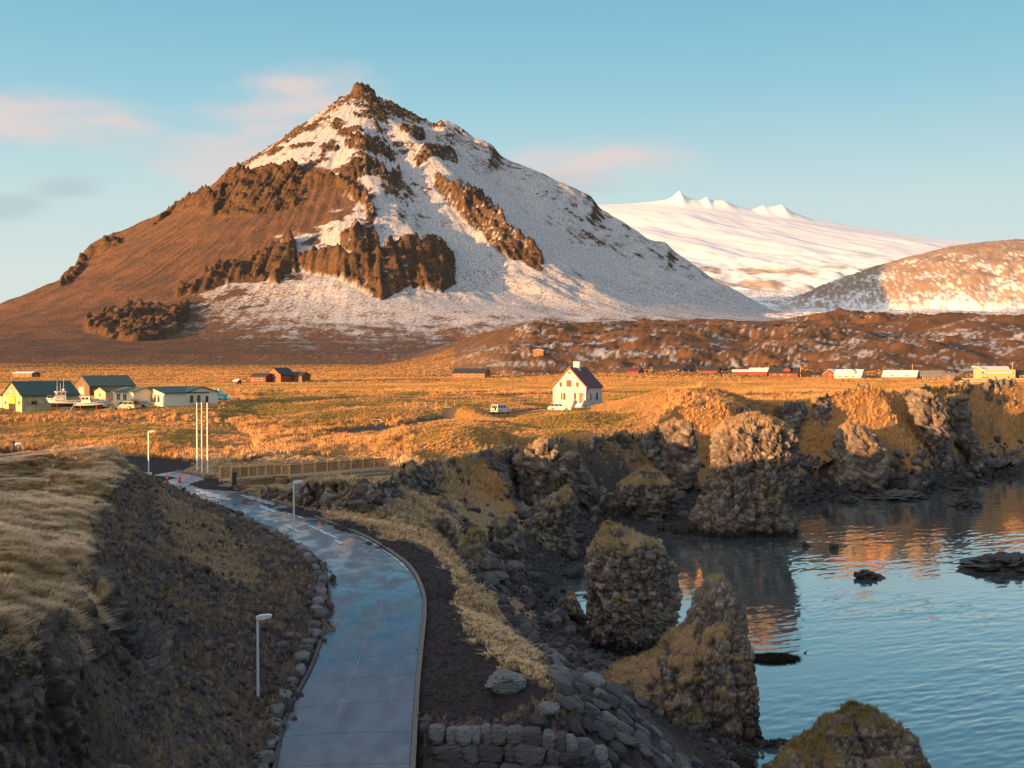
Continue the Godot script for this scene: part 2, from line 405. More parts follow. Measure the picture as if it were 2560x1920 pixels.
func plain(x: float, d: float) -> float:
	var e := lut(PLAIN, d)
	var side := smoothstep(-0.12, 0.03, x / maxf(d, 1.0))           # the lava slope lies to the right
	if d > 480.0:
		var rise := 13.0 * smoothstep(570.0, 680.0, d) + 20.0 * smoothstep(620.0, 900.0, d)
		rise *= 1.0 + 0.25 * nz.get_noise_2d(x * 0.004 + 3.0, d * 0.004)
		rise += 6.0 * smoothstep(0.1, 0.3, x / d) * smoothstep(700.0, 900.0, d)
		e += side * (rise - (lut(PLAIN, d) - 14.9) * 0.6 * smoothstep(600.0, 1000.0, d))
	return e

func polygon(pix: Array, e: float) -> PackedVector2Array:
	var o := PackedVector2Array()
	for p in pix:
		var v := on(p[0], p[1], p[2] if p.size() > 2 else e)
		o.append(Vector2(v.x, -v.z))
	return o

func paint(poly: PackedVector2Array, kind: int) -> void:
	var lo := poly[0]; var hi := poly[0]
	for p in poly:
		lo = lo.min(p); hi = hi.max(p)
	for y in range(maxi(0, int((lo.y - GZ0) * 2)), mini(GH, int((hi.y - GZ0) * 2) + 2)):
		for x in range(maxi(0, int((lo.x - GX0) * 2)), mini(GW, int((hi.x - GX0) * 2) + 2)):
			if Geometry2D.is_point_in_polygon(Vector2(GX0 + x * 0.5, GZ0 + y * 0.5), poly):
				kgrid[y * GW + x] = kind

func flat_of(a: Array[Vector3]) -> PackedVector2Array:
	var o := PackedVector2Array()
	for p in a:
		o.append(Vector2(p.x, -p.z))
	return o

func kinds() -> void:
	kgrid.resize(GW * GH)
	for k in GW * GH:
		kgrid[k] = ROUGH
	# mown field round the farm and house
	paint(polygon([[-200, 1066], [560, 1060], [640, 1085], [640, 1112], [300, 1102], [-200, 1102]], 11.6), FIELD)
	paint(polygon([[1040, 1118], [1000, 1010], [1800, 985], [1640, 1062], [1560, 1085], [1300, 1100]], 12.4), FIELD)
	paint(polygon([[640, 985, 14], [1080, 985, 14], [1080, 1040, 12.6], [640, 1055, 12.2]], 13), FIELD)
	paint(polygon([[520, 1020, 13.6], [760, 985, 14], [720, 1030, 12.8], [560, 1046, 12.6]], 13), GREEN)
	paint(polygon([[1520, 1000, 13], [1900, 955, 15], [1700, 985, 14], [1560, 1020, 13]], 13), GREEN)
	# talus from the brow down to the road
	var t := polygon([[-250, 1660, 13.6], [-60, 1590, 13.5], [60, 1558, 13.4], [240, 1505, 12.9], [190, 1450, 13.4], [210, 1350, 13.7], [230, 1270, 13.9], [300, 1205, 13.4], [320, 1180, 12.0]], 13)
	var lf := flat_of(road_l)
	for i in lf.size():
		t.append(lf[lf.size() - 1 - i])
	t.append(Vector2(-8, 20)); t.append(Vector2(-16, 24))
	paint(t, TALUS)
	paint(polygon([[395, 1265, 10.8], [460, 1290, 10.4], [560, 1330, 10.2], [640, 1390, 9.6], [640, 1450, 9.5], [560, 1470, 10], [470, 1400, 10.4], [400, 1340, 10.8]], 10), DRY)
	paint(polygon([[-150, 1150, 12.6], [130, 1160, 12.8], [140, 1235, 14.2], [-150, 1245, 14.2]], 13.2), FIELD)
	paint(polygon([[-100, 1146, 12.5], [140, 1165, 13], [250, 1165, 13.8], [180, 1180, 13.6], [60, 1192, 12.8], [0, 1196, 12.8]], 13), GREEN)
	paint(polygon([[210, 1130, 14.9], [285, 1128, 15.2], [330, 1185, 11.5], [300, 1200, 13.6], [230, 1190, 14.2]], 14), ROUGH)
	var v := flat_of(road_r)
	var w := PackedVector2Array()
	for i in range(1, v.size() - 5):
		w.append(v[i])
	var vf := flat_of(verge)
	for i in vf.size():
		w.append(vf[vf.size() - 1 - i])
	paint(w, CINDER)
	paint(polygon([[-140, 1133, 11], [40, 1130, 11], [217, 1130, 11], [289, 1136, 10.9], [405, 1146, 10.7], [492, 1156, 10.5], [475, 1178, 10.2], [341, 1192, 10.3], [300, 1170, 10.6], [150, 1150, 11], [100, 1196, 11.8], [30, 1204, 12], [60, 1160, 11.4]], 11), CINDER)
	paint(polygon([[800, 1082, 11.2], [900, 1070, 11.2], [960, 1066, 11.2], [1000, 1072, 11.2], [930, 1092, 11], [800, 1090, 11]], 11.5), TRACK)
	var lane := [[950, 1071, 11.2], [1040, 1061, 11.5], [1120, 1051, 11.75], [1200, 1041, 12.05], [1280, 1033, 12.3], [1385, 1028, 12.45]]
	var one := PackedVector2Array(); var two := PackedVector2Array()
	for q in lane:
		var c := on(q[0], q[1], q[2])
		one.append(Vector2(c.x - 0.8, -c.z + 1.6)); two.insert(0, Vector2(c.x + 0.8, -c.z - 1.6))
	paint(one + two, TRACK)
	paint(polygon([[1375, 1725, 6.9], [1335, 1668, 7.1], [1400, 1636, 5.9], [1480, 1680, 6.3], [1570, 1765, 4.8], [1690, 1850, 3.2], [1810, 1925, 1.3], [1800, 2000, 0.8], [1640, 2010, 2.8], [1520, 1935, 4.6], [1420, 1860, 6.0], [1050, 1830, 6.2], [1052, 1800, 6.4], [1395, 1788, 6.5]], 5.0), TALUS)
	paint(polygon([[520, 1207, 10.2], [700, 1204, 10.2], [990, 1184, 10.4], [985, 1152, 10.6], [900, 1142, 10.6], [540, 1168, 10.3]], 10.4), FIELD)
	paint(polygon([[-160, 1037, 13.3], [545, 1029, 13.4], [560, 1004, 13.6], [-160, 1004, 13.8]], 13.4), FIELD)
	var rf := flat_of(road_l)
	for i in v.size():
		rf.append(v[v.size() - 1 - i])
	paint(rf, BED)

func hraw(x: float, d: float) -> float:
	var gx := clampf((x - GX0) * 2.0, 0.0, GW - 1.01); var gy := clampf((d - GZ0) * 2.0, 0.0, GH - 1.01)
	var ix := int(gx); var iy := int(gy)
	var fx := gx - ix; var fy := gy - iy
	var k := iy * GW + ix
	return lerpf(lerpf(hgrid[k], hgrid[k + 1], fx), lerpf(hgrid[k + GW], hgrid[k + GW + 1], fx), fy)

func kind_at(x: float, d: float) -> int:
	var wx := x + ns.get_noise_2d(x * 0.9, d * 0.9) * 0.7; var wd := d + ns.get_noise_2d(x * 0.9 + 50.0, d * 0.9) * 0.7
	var gx := clampi(int((wx - GX0) * 2.0 + 0.5), 0, GW - 1); var gy := clampi(int((wd - GZ0) * 2.0 + 0.5), 0, GH - 1)
	return kgrid[gy * GW + gx]

var last_kind := 0
func gh(x: float, d: float) -> float:   # the height of the ground
	if d > 315.0:
		last_kind = FIELD
		var e := plain(x, d)
		var side := smoothstep(-0.12, 0.06, x / d) * smoothstep(500.0, 600.0, d)
		e += nz.get_noise_2d(x * 0.006, d * 0.006) * lerpf(1.0, 7.0, side) * smoothstep(315.0, 420.0, d)
		if side > 0.0:
			e += side * (0.45 + 0.9 * smoothstep(-0.25, 0.3, nz.get_noise_2d(x * 0.006 + 8.0, d * 0.008))) * (rid.get_noise_2d(x * 0.014, d * 0.02) * 2.4 + nz.get_noise_2d(x * 0.06, d * 0.06) * 1.9 + nz.get_noise_2d(x * 0.25, d * 0.25) * 0.8)
		return e
	var h := hraw(x, d)
	var k := kind_at(x, d)
	last_kind = k
	if h < 1.9 and d > 40.0 and x > -20.0:
		last_kind = BEACH if k != BED else BED
	match last_kind:
		BED: return h - 0.12
		CINDER: h += nz.get_noise_2d(x * 0.6, d * 0.6) * 0.10
		TRACK: h += nz.get_noise_2d(x * 0.3, d * 0.3) * 0.05
		TALUS: h += nz.get_noise_2d(x * 0.35, d * 0.35) * 0.55 + nz.get_noise_2d(x * 1.7, d * 1.7) * 0.25
		BEACH: h += nz.get_noise_2d(x * 0.5, d * 0.5) * 0.35
		DRY: h += nz.get_noise_2d(x * 0.5, d * 0.5) * 0.4
		FIELD, GREEN: h += nz.get_noise_2d(x * 0.05, d * 0.05) * 0.7 + ns.get_noise_2d(x * 0.8, d * 0.8) * 0.06
		_: h += nz.get_noise_2d(x * 0.09, d * 0.09) * 0.55 + nz.get_noise_2d(x * 0.6, d * 0.6) * 0.22
	return h

func ground_color(x: float, d: float, h: float, slope: float) -> Color:
	var n := nz.get_noise_2d(x * 0.05 + 9.0, d * 0.05); var m := nz.get_noise_2d(x * 0.7, d * 0.7 + 40.0)
	var grass := Color(0.54, 0.29, 0.115).lerp(Color(0.42, 0.25, 0.095), clampf(0.35 + n * 0.9 + m * 0.5, 0.0, 1.0))
	if d < 140.0:
		grass = grass.lerp(Color(0.36, 0.275, 0.175), 0.7 * smoothstep(140.0, 128.0, d))  # near ground in the shaded zone: grass colour greyed to suit that light
	var rock := Color(0.10, 0.088, 0.085).lerp(Color(0.17, 0.145, 0.125), clampf(0.5 + m, 0.0, 1.0))
	if d > 480.0:
		var side := smoothstep(-0.12, 0.04, x / d) * smoothstep(490.0, 560.0, d)
		var lava := Color(0.27, 0.135, 0.06).lerp(Color(0.15, 0.085, 0.05), clampf(0.5 + nz.get_noise_2d(x * 0.03, d * 0.03) * 1.3, 0.0, 1.0))
		var bare := nz.get_noise_2d(x * 0.03 + 7.0, d * 0.04) * 0.8 + 0.8 * nz.get_noise_2d(x * 0.28, d * 0.3)
		var amount := smoothstep(-0.10, 0.28, bare - 0.33 + 0.3 * nz.get_noise_2d(x * 0.007 + 1.0, d * 0.01) - slope * 0.55 + 0.22 * smoothstep(560.0, 640.0, d) * (1.0 - smoothstep(700.0, 900.0, d)) + 0.10 * smoothstep(820.0, 1000.0, d))
		lava = lava.lerp(Color(0.75, 0.77, 0.80), amount * smoothstep(520.0, 560.0, d) * 0.8)
		grass = grass.lerp(Color(0.20, 0.13, 0.08), smoothstep(620.0, 800.0, d))
		return grass.lerp(lava, side)
	if d > 315.0:
		return grass
	match last_kind:
		BED, CINDER: return Color(0.046, 0.037, 0.042).lerp(Color(0.066, 0.052, 0.054), clampf(0.5 + m, 0, 1))
		TRACK: return Color(0.13, 0.115, 0.105)
		TALUS:
			var c := Color(0.072, 0.057, 0.064).lerp(Color(0.16, 0.122, 0.10), clampf(0.4 + m * 1.2 + n, 0, 1))
			var tuft := smoothstep(0.28, 0.5, nz.get_noise_2d(x * 1.1, d * 1.1 + 17.0))
			return c.lerp(Color(0.30, 0.22, 0.145), tuft * 0.7)
		BEACH: return Color(0.045, 0.044, 0.048).lerp(Color(0.075, 0.07, 0.068), clampf(0.5 + m, 0, 1))
		DRY: return Color(0.27, 0.19, 0.12).lerp(Color(0.12, 0.09, 0.07), clampf(0.4 + m * 1.5, 0, 1))
		GREEN: grass = Color(0.17, 0.19, 0.05).lerp(grass, clampf(0.35 + m * 0.6 + n * 0.6, 0, 1))
		FIELD: grass = grass.lerp(Color(0.27, 0.22, 0.07), clampf(0.3 + n * 1.4, 0, 0.8))
	if h < 3.2:
		return rock.lerp(Color(0.06, 0.055, 0.055), 0.5)
	return grass.lerp(rock, smoothstep(0.75 + (0.45 if d > 115.0 else 0.0), 1.25 + (0.6 if d > 115.0 else 0.0), slope + m * 0.5))

func steps(list: Array) -> PackedFloat32Array:   # [from, to, step] runs
	var o := PackedFloat32Array()
	for s in list:
		var v: float = s[0]
		while v < s[1] - 0.0001:
			o.append(v); v += s[2]
	o.append(list[-1][1])
	return o

func build_ground() -> void:
	var ang := steps([[-180.0, -40.0, 4.0], [-40.0, -28.0, 0.5], [-28.0, 28.0, 0.085], [28.0, 40.0, 0.5], [40.0, 180.0, 4.0]])
	var rad := PackedFloat32Array([0.01, 2, 4, 6, 8, 11, 14, 18, 22])
	var r := 26.0
	while r < 14000.0:
		rad.append(r)
		r *= 1.0075 if r < 250.0 else (1.0065 if r < 1150.0 else 1.09)
	var cols := ang.size(); var rows := rad.size()
	var v := PackedVector3Array(); v.resize(cols * rows)
	var c := PackedColorArray(); c.resize(cols * rows)
	var sa := PackedFloat32Array(); var ca := PackedFloat32Array()
	for a in ang:
		sa.append(sin(deg_to_rad(a))); ca.append(cos(deg_to_rad(a)))
	for y in rows:
		for x in cols:
			var px := rad[y] * sa[x]; var pd := rad[y] * ca[x]
			var h := gh(px, pd)
			var slope := 0.0
			var fine := absf(ang[x]) < 28.5 and y > 0
			if fine:
				slope = absf(h - v[(y - 1) * cols + x].y) / (rad[y] - rad[y - 1])
				if x > 0:
					slope = maxf(slope, absf(h - v[y * cols + x - 1].y) / maxf(0.02, rad[y] * deg_to_rad(ang[x] - ang[x - 1])))
			if pd < 26.0 and px > 0.0 or px > 190.0 and pd < 260.0:
				h = minf(h, 20.3)
			v[y * cols + x] = Vector3(px, h, -pd)
			c[y * cols + x] = ground_color(px, pd, h, slope)
	var o := put("ground", grid_mesh(v, c, cols, rows), M.ground)
	tag(o, "", "", "", "structure")

# ---------- mountain, glacier and hills ----------
const PEAK := Vector2(-272.0, 2100.0)   # x, depth
const P_LEFT := [[0, 523], [12, 519], [21, 503], [28, 500], [65, 478], [123, 438], [192, 391], [250, 359], [293, 322], [366, 284], [438, 252], [505, 226], [520, 208], [540, 172], [612, 127], [655, 109], [764, 66], [900, 40], [1150, 24], [1500, 16]]
const P_RIGHT := [[0, 523], [14, 515], [24, 510], [29, 498], [48, 492], [61, 487], [69, 477], [93, 469], [114, 458], [135, 451], [153, 458], [169, 451], [190, 437], [205, 424], [235, 414], [250, 395], [271, 382], [290, 377], [324, 364], [358, 346], [415, 320], [434, 297], [484, 265], [518, 244], [548, 236], [563, 221], [594, 195], [639, 165], [673, 149], [738, 111], [860, 78], [1000, 60], [1400, 55]]
const P_FRONT := [[0, 523], [14, 518], [24, 494], [100, 448], [200, 380], [300, 314], [400, 250], [500, 190], [600, 137], [700, 96], [800, 66], [900, 46], [1050, 32], [1300, 20]]
const P_FR := [[0, 523], [20, 505], [30, 490], [150, 408], [300, 298], [450, 194], [520, 154], [600, 122], [750, 88], [900, 68], [1050, 54], [1400, 45]]
const P_FL := [[0, 523], [16, 516], [24, 496], [150, 416], [300, 316], [450, 222], [600, 140], [720, 88], [850, 54], [1000, 36], [1300, 18]]
const P_BACK := [[0, 523], [500, 200], [900, 80], [1400, 60]]
var tables := {}

func table(t: Array) -> PackedFloat32Array:
	var o := PackedFloat32Array()
	for i in 400:
		o.append(lut(t, i * 4.0))
	return o

func tlut(t: PackedFloat32Array, r: float) -> float:
	var q := minf(r * 0.25, 398.0)
	var i := int(q)
	return lerpf(t[i], t[i + 1], q - i)

func bump1(x: float, c: float, w: float) -> float:
	var q := (x - c) / w
	return exp(-q * q)

func mbase(x: float, d: float) -> float:
	var dx := x - PEAK.x; var dz := PEAK.y - d
	var r := sqrt(dx * dx + dz * dz)
	var th := rad_to_deg(atan2(dz, dx))
	if th < 0.0:
		th += 360.0
	th += nz.get_noise_2d(x * 0.006, d * 0.006) * 7.0
	if th < 0.0:
		th += 360.0
	r *= 1.0 + 0.15 * bump1(th, 152.0, 22.0)
	var e: float
	if th < 38.0: e = lerpf(tlut(tables.r, r), tlut(tables.fr, r), sin(deg_to_rad(th * 90.0 / 38.0)))
	elif th < 76.0: e = lerpf(tlut(tables.fr, r), tlut(tables.f, r), 1.0 - cos(deg_to_rad((th - 38.0) * 90.0 / 38.0)))
	elif th < 102.0: e = tlut(tables.f, r)
	elif th < 135.0: e = lerpf(tlut(tables.f, r), tlut(tables.fl, r), smoothstep(102, 135, th))
	elif th < 180.0: e = lerpf(tlut(tables.fl, r), tlut(tables.l, r), smoothstep(135, 172, th))
	elif th < 270.0: e = lerpf(tlut(tables.l, r), tlut(tables.b, r), smoothstep(188, 270, th))
	else: e = lerpf(tlut(tables.b, r), tlut(tables.r, r), smoothstep(270, 350, th))
	var mid := smoothstep(60.0, 260.0, r) * (1.0 - smoothstep(560.0, 800.0, r))
	e += mid * (12.0 * bump1(th, 82.0, 6.0) - 12.0 * bump1(th, 67.0, 6.0) + 14.0 * bump1(th, 54.0, 5.0))
	return e

func hit_mountain(px: float, py: float, lift: float) -> Vector2:
	var v := ray(px, py); v /= -v.z
	var d := 950.0
	while d < 2400.0:
		if EYE.y + v.y * d < mbase(v.x * d, d) + lift:
			break
		d += 4.0
	return Vector2(v.x * d, d)

const MX0 := -1010.0
const MSX := 2.35
const MD0 := 880.0
const MSD := 2.5
const MCOLS := 760
const MROWS := 500
var madd := PackedFloat32Array()
var mrock := PackedFloat32Array()

func raster(a: Vector2, b: Vector2, c: Vector2, va: Vector2, vb: Vector2, vc: Vector2) -> void:   # (lift, rockiness) over a triangle
	var k := Vector2(1.0 / MSX, 1.0 / MSD); var o := Vector2(MX0, MD0)
	a = (a - o) * k; b = (b - o) * k; c = (c - o) * k
	var den := (b - a).cross(c - a)
	if absf(den) < 0.001:
		return
	for y in range(maxi(0, ceili(minf(a.y, minf(b.y, c.y)))), mini(MROWS - 1, floori(maxf(a.y, maxf(b.y, c.y)))) + 1):
		for x in range(maxi(0, ceili(minf(a.x, minf(b.x, c.x)))), mini(MCOLS - 1, floori(maxf(a.x, maxf(b.x, c.x)))) + 1):
			var p := Vector2(x, y) - a
			var u := p.cross(c - a) / den; var v := (b - a).cross(p) / den
			if u >= -0.002 and v >= -0.002 and u + v <= 1.004:
				var w := va + (vb - va) * u + (vc - va) * v
				var i := y * MCOLS + x
				madd[i] = maxf(madd[i], w.x); mrock[i] = maxf(mrock[i], w.y)

func crag(lift: float, line: Array) -> void:   # [px, py of the top, py of the foot (, px of the foot)]
	var tops: Array[Vector2] = []; var feet: Array[Vector2] = []; var backs: Array[Vector2] = []
	for i in line.size():
		var p = line[i]
		var l: float = lift * (0.25 if i == 0 or i == line.size() - 1 else 1.0)
		var t := hit_mountain(p[0], p[1], l); var f := hit_mountain(p[3] if p.size() > 3 else p[0], p[2], 0.0)
		if (t - PEAK).length() > (f - PEAK).length() - 7.0:   # a face never leans out over its foot
			t = PEAK + (f - PEAK).normalized() * ((f - PEAK).length() - 7.0)
		tops.append(t); feet.append(f)
		backs.append(t + (PEAK - t).normalized() * 1.7 * l)
	for i in line.size() - 1:
		var la := lift * (0.25 if i == 0 else 1.0); var lb := lift * (0.25 if i == line.size() - 2 else 1.0)
		raster(tops[i], tops[i + 1], feet[i], Vector2(la, 1), Vector2(lb, 1), Vector2(0, 1))
		raster(feet[i], tops[i + 1], feet[i + 1], Vector2(0, 1), Vector2(lb, 1), Vector2(0, 1))
		raster(tops[i], backs[i], tops[i + 1], Vector2(la, 0.9), Vector2(0, 0), Vector2(lb, 0.9))
		raster(backs[i], backs[i + 1], tops[i + 1], Vector2(0, 0), Vector2(0, 0), Vector2(lb, 0.9))

func build_mountain() -> void:
	tables = {"l": table(P_LEFT), "r": table(P_RIGHT), "f": table(P_FRONT), "fr": table(P_FR), "fl": table(P_FL), "b": table(P_BACK)}
	madd.resize(MCOLS * MROWS); mrock.resize(MCOLS * MROWS)
	crag(13, [[495, 490, 530], [530, 440, 540], [575, 430, 545], [620, 445, 540], [665, 430, 540], [700, 412, 530], [735, 418, 520], [770, 440, 470]])
	crag(10, [[740, 455, 480], [790, 442, 478], [840, 445, 470], [880, 465, 500], [915, 490, 530], [935, 515, 560], [915, 545, 570]])
	crag(13, [[440, 715, 745], [500, 690, 735], [560, 665, 715], [600, 655, 705], [640, 630, 700], [690, 610, 715], [725, 590, 680], [740, 640, 690]])
	crag(20, [[745, 640, 680], [790, 625, 690], [840, 630, 700], [880, 640, 715], [920, 610, 735], [950, 620, 752], [985, 600, 735], [1020, 595, 720], [1060, 598, 725], [1105, 600, 735], [1135, 640, 712]])
	crag(10, [[850, 580, 625], [890, 562, 640], [930, 565, 630], [945, 600, 640]])
	crag(17, [[1085, 440, 470], [1130, 452, 520], [1165, 470, 560], [1205, 480, 590], [1235, 515, 625], [1265, 560, 650], [1300, 590, 655], [1330, 600, 670], [1355, 640, 682]])
	crag(9, [[215, 800, 830], [270, 775, 840], [330, 765, 855], [390, 760, 850], [440, 765, 835], [470, 755, 800]])
	crag(6, [[880, 440, 455], [920, 405, 440], [975, 440, 465], [1000, 425, 455]])
	crag(6, [[860, 350, 372], [905, 345, 378], [950, 355, 385], [985, 385, 410]])
	crag(8, [[1040, 400, 420], [1080, 365, 395], [1110, 370, 400], [1140, 385, 410]])
	crag(8, [[1000, 310, 330], [1030, 318, 345], [1060, 330, 350]])
	crag(8, [[690, 285, 300], [705, 272, 295], [722, 280, 295]])
	crag(9, [[150, 700, 722], [178, 655, 700], [212, 618, 660], [262, 602, 632], [300, 596, 612]])
	crag(10, [[380, 560, 570], [430, 500, 525], [480, 488, 512], [510, 495, 520]])
	var v := PackedVector3Array(); v.resize(MCOLS * MROWS)
	var c := PackedColorArray(); c.resize(MCOLS * MROWS)
	for y in MROWS:
		var d := MD0 + y * MSD + (0.0 if y < 490 else (y - 489) * (y - 489) * 12.0)
		for x in MCOLS:
			var i := y * MCOLS + x
			var px := MX0 + x * MSX
			var dx := px - PEAK.x; var dz := PEAK.y - d
			var r := sqrt(dx * dx + dz * dz); var th := rad_to_deg(atan2(dz, dx))
			var e := mbase(px, d)
			var hi := smoothstep(70.0, 140.0, e)
			var rough := nz.get_noise_2d(px * 0.045, d * 0.045)
			var rk := clampf(mrock[i] * 1.35 + (rough * 0.9 - 0.15 + nz.get_noise_2d(px * 0.012, d * 0.012) * 0.6) * smoothstep(0.0, 0.3, mrock[i]), 0.0, 1.0)
			var rib := rid.get_noise_2d(th * 0.28 + 5.0, r * 0.0035)
			var outcrop := smoothstep(0.12, 0.4, nz.get_noise_2d(px * 0.013 + 3.0, d * 0.013) + 0.5 * rough + 0.14 * smoothstep(330.0, 520.0, e) - 0.25 * smoothstep(95.0, 125.0, th) * (1.0 - smoothstep(290.0, 380.0, e)))
			outcrop *= smoothstep(170.0, 330.0, e) * lerpf(0.12 + 0.88 * smoothstep(395.0, 440.0, e), 1.0, smoothstep(48.0, 80.0, th if th > -90.0 else 180.0))
			e += madd[i] * (1.0 + 0.35 * rough)
			if rk > 0.3:
				# buttresses running downhill, broken into beds
				e += rk * (rid.get_noise_2d(th * 0.55, r * 0.0022) * 7.0 + rid.get_noise_2d(th * 1.7, r * 0.006) * 3.0 + rough * 2.5 + nz.get_noise_2d(px * 0.015, d * 0.015) * 8.0)
				var bed := e / 9.0 + nz.get_noise_2d(px * 0.01, d * 0.01) * 1.5
				e += rk * (smoothstep(0.25, 0.75, bed - floorf(bed)) - (bed - floorf(bed))) * 5.5
			e += hi * (rib * 2.2 + rough * (0.5 + 4.5 * outcrop)) + outcrop * rid.get_noise_2d(px * 0.07, d * 0.07 + 4.0) * 5.0 * hi
			e += nz.get_noise_2d(px * 0.15, d * 0.15) * (0.3 + 0.8 * maxf(rk, outcrop))
			if r < 60.0:
				e += nz.get_noise_2d(px * 0.12, d * 0.12 + 9.0) * 7.0
			e -= 12.0 * smoothstep(1000.0, 890.0, d)
			if y == 0 or x == 0 or x == MCOLS - 1:
				e -= 30.0
			v[i] = Vector3(px, e, -d)
			var slope := 0.0
			if y > 0 and x > 0:
				slope = sqrt(pow((e - v[i - MCOLS].y) / MSD, 2) + pow((e - v[i - 1].y) / MSX, 2))
			c[i] = mountain_color(px, d, e, r, th, rk, outcrop, slope)
	tag(put("mountain", grid_mesh(v, c, MCOLS, MROWS), M.mountain), "", "", "", "structure")

func mountain_color(px: float, d: float, e: float, r: float, th: float, rk: float, outcrop: float, slope: float) -> Color:
	var n := nz.get_noise_2d(px * 0.02, d * 0.02 + 30.0); var f := nz.get_noise_2d(px * 0.22, d * 0.22)
	var streak := nz.get_noise_2d(th * 1.1, r * 0.006)
	var scree := Color(0.235, 0.130, 0.082).lerp(Color(0.15, 0.10, 0.072), clampf(0.5 + n * 1.2 + streak * 0.7, 0, 1))
	var rock := Color(0.185, 0.115, 0.068).lerp(Color(0.11, 0.078, 0.055), clampf(0.5 + f * 1.3 + n, 0, 1))
	var edge := 84.0 if r < 470.0 else (92.0 if r < 640.0 else 99.0)   # bare scree to the left of this bearing
	edge = lerpf(edge, 152.0, 1.0 - smoothstep(235.0, 300.0, r))
	var bare := smoothstep(edge - 4.0, edge + 5.0, th + n * 14.0) if th > 0.0 else 0.0
	bare *= 1.0 - 0.75 * smoothstep(350.0, 440.0, e + n * 40.0)
	var snow := 0.66 - bare * 0.95 + 0.5 * streak * bare + 0.16 * bare * smoothstep(300.0, 380.0, e)
	snow += 0.28 * smoothstep(150.0, 420.0, e) - 0.55 * (1.0 - smoothstep(28.0, 84.0, e + n * 30.0))
	snow -= 0.20 * smoothstep(80.0, 95.0, th) * (1.0 - smoothstep(80.0, 170.0, e))
	snow -= outcrop * (0.75 + 0.5 * f) + smoothstep(0.85, 1.5, slope) * 0.75
	snow += f * (0.55 if e < 150.0 or outcrop > 0.1 or bare > 0.2 else 0.12) + n * 0.16 + 0.22 * streak * (1.0 - bare)
	snow -= smoothstep(0.45, 0.8, rk) * (0.75 + f * 0.6)
	snow += smoothstep(0.3, 0.8, rk) * 0.85 * smoothstep(0.75, 0.3, slope) * smoothstep(150.0, 220.0, e)
	if r < 28.0:
		snow -= 0.5
	snow = smoothstep(0.25, 0.62, snow)
	return scree.lerp(rock, clampf(maxf(smoothstep(0.3, 0.7, rk), maxf(outcrop, smoothstep(0.9, 1.4, slope))), 0, 1)).lerp(Color(0.70, 0.70, 0.72), snow * 0.96)

func far_sheet(called: String, x0: float, x1: float, d0: float, d1: float, cols: int, rows: int, height: Callable, color: Callable, m: Material) -> void:
	var v := PackedVector3Array(); var c := PackedColorArray()
	for y in rows:
		var d := lerpf(d0, d1, pow(y / (rows - 1.0), 1.7))
		for x in cols:
			var px := lerpf(x0, x1, x / (cols - 1.0))
			var e: float = height.call(px, d)
			v.append(Vector3(px, e, -d))
			var k := v.size() - 1
			var slope := Vector2.ZERO
			if y > 0 and x > 0:
				slope = Vector2((e - v[k - 1].y) / ((x1 - x0) / (cols - 1)), (e - v[k - cols].y) / (-v[k].z + v[k - cols].z))
			c.append(color.call(px, d, e, slope))
	tag(put(called, grid_mesh(v, c, cols, rows), m), "", "", "", "structure")

const ICE := [[1200, 560], [1400, 530], [1494, 512], [1513, 512], [1594, 508], [1662, 500], [1680, 492], [1696, 476], [1714, 493], [1746, 501], [1756, 498], [1763, 491], [1772, 500], [1809, 501], [1835, 514], [1877, 524], [1894, 518], [1903, 513], [1912, 517], [1930, 517], [1951, 511], [1972, 527], [2019, 546], [2134, 567], [2239, 585], [2344, 598], [2500, 612], [2800, 640]]

func ice_height(px: float, d: float) -> float:
	var u := px / 9000.0 * F + 1280.0
	var top := 22.0 + (905.0 - lut(ICE, u)) * 9000.0 / F
	var soft := 22.0 + (905.0 - lerpf(505.0, 610.0, smoothstep(1600.0, 2500.0, u))) * 9000.0 / F
	var t := clampf((d - 5600.0) / 3400.0, 0.0, 1.0)
	var e := lerpf(330.0, lerpf(soft, top, smoothstep(0.9, 0.995, t)), pow(t, 0.92))
	if d > 9000.0:
		e = top - (d - 9000.0) * 0.3
	var flow := nz.get_noise_2d(px * 0.0011 + d * 0.0006, d * 0.00045 - px * 0.0002)
	var fine := rid.get_noise_2d(px * 0.0021 + d * 0.0011, d * 0.0007 + 3.0)
	return e + (flow * 40.0 + fine * 6.0 * smoothstep(0.9, 0.3, t)) * smoothstep(0.98, 0.7, t) + nz.get_noise_2d(px * 0.006, d * 0.006) * 18.0 * smoothstep(0.45, 0.1, t)

func ice_color(px: float, d: float, _e: float, _s: Vector2) -> Color:
	var low := smoothstep(7000.0, 6000.0, d + nz.get_noise_2d(px * 0.001, d * 0.001) * 500.0)
	var bare := smoothstep(0.12, 0.5, nz.get_noise_2d(px * 0.004, d * 0.004) + low * 0.30 - 0.12) * low
	return Color(0.68, 0.69, 0.72).lerp(Color(0.26, 0.19, 0.12), bare * 0.8)

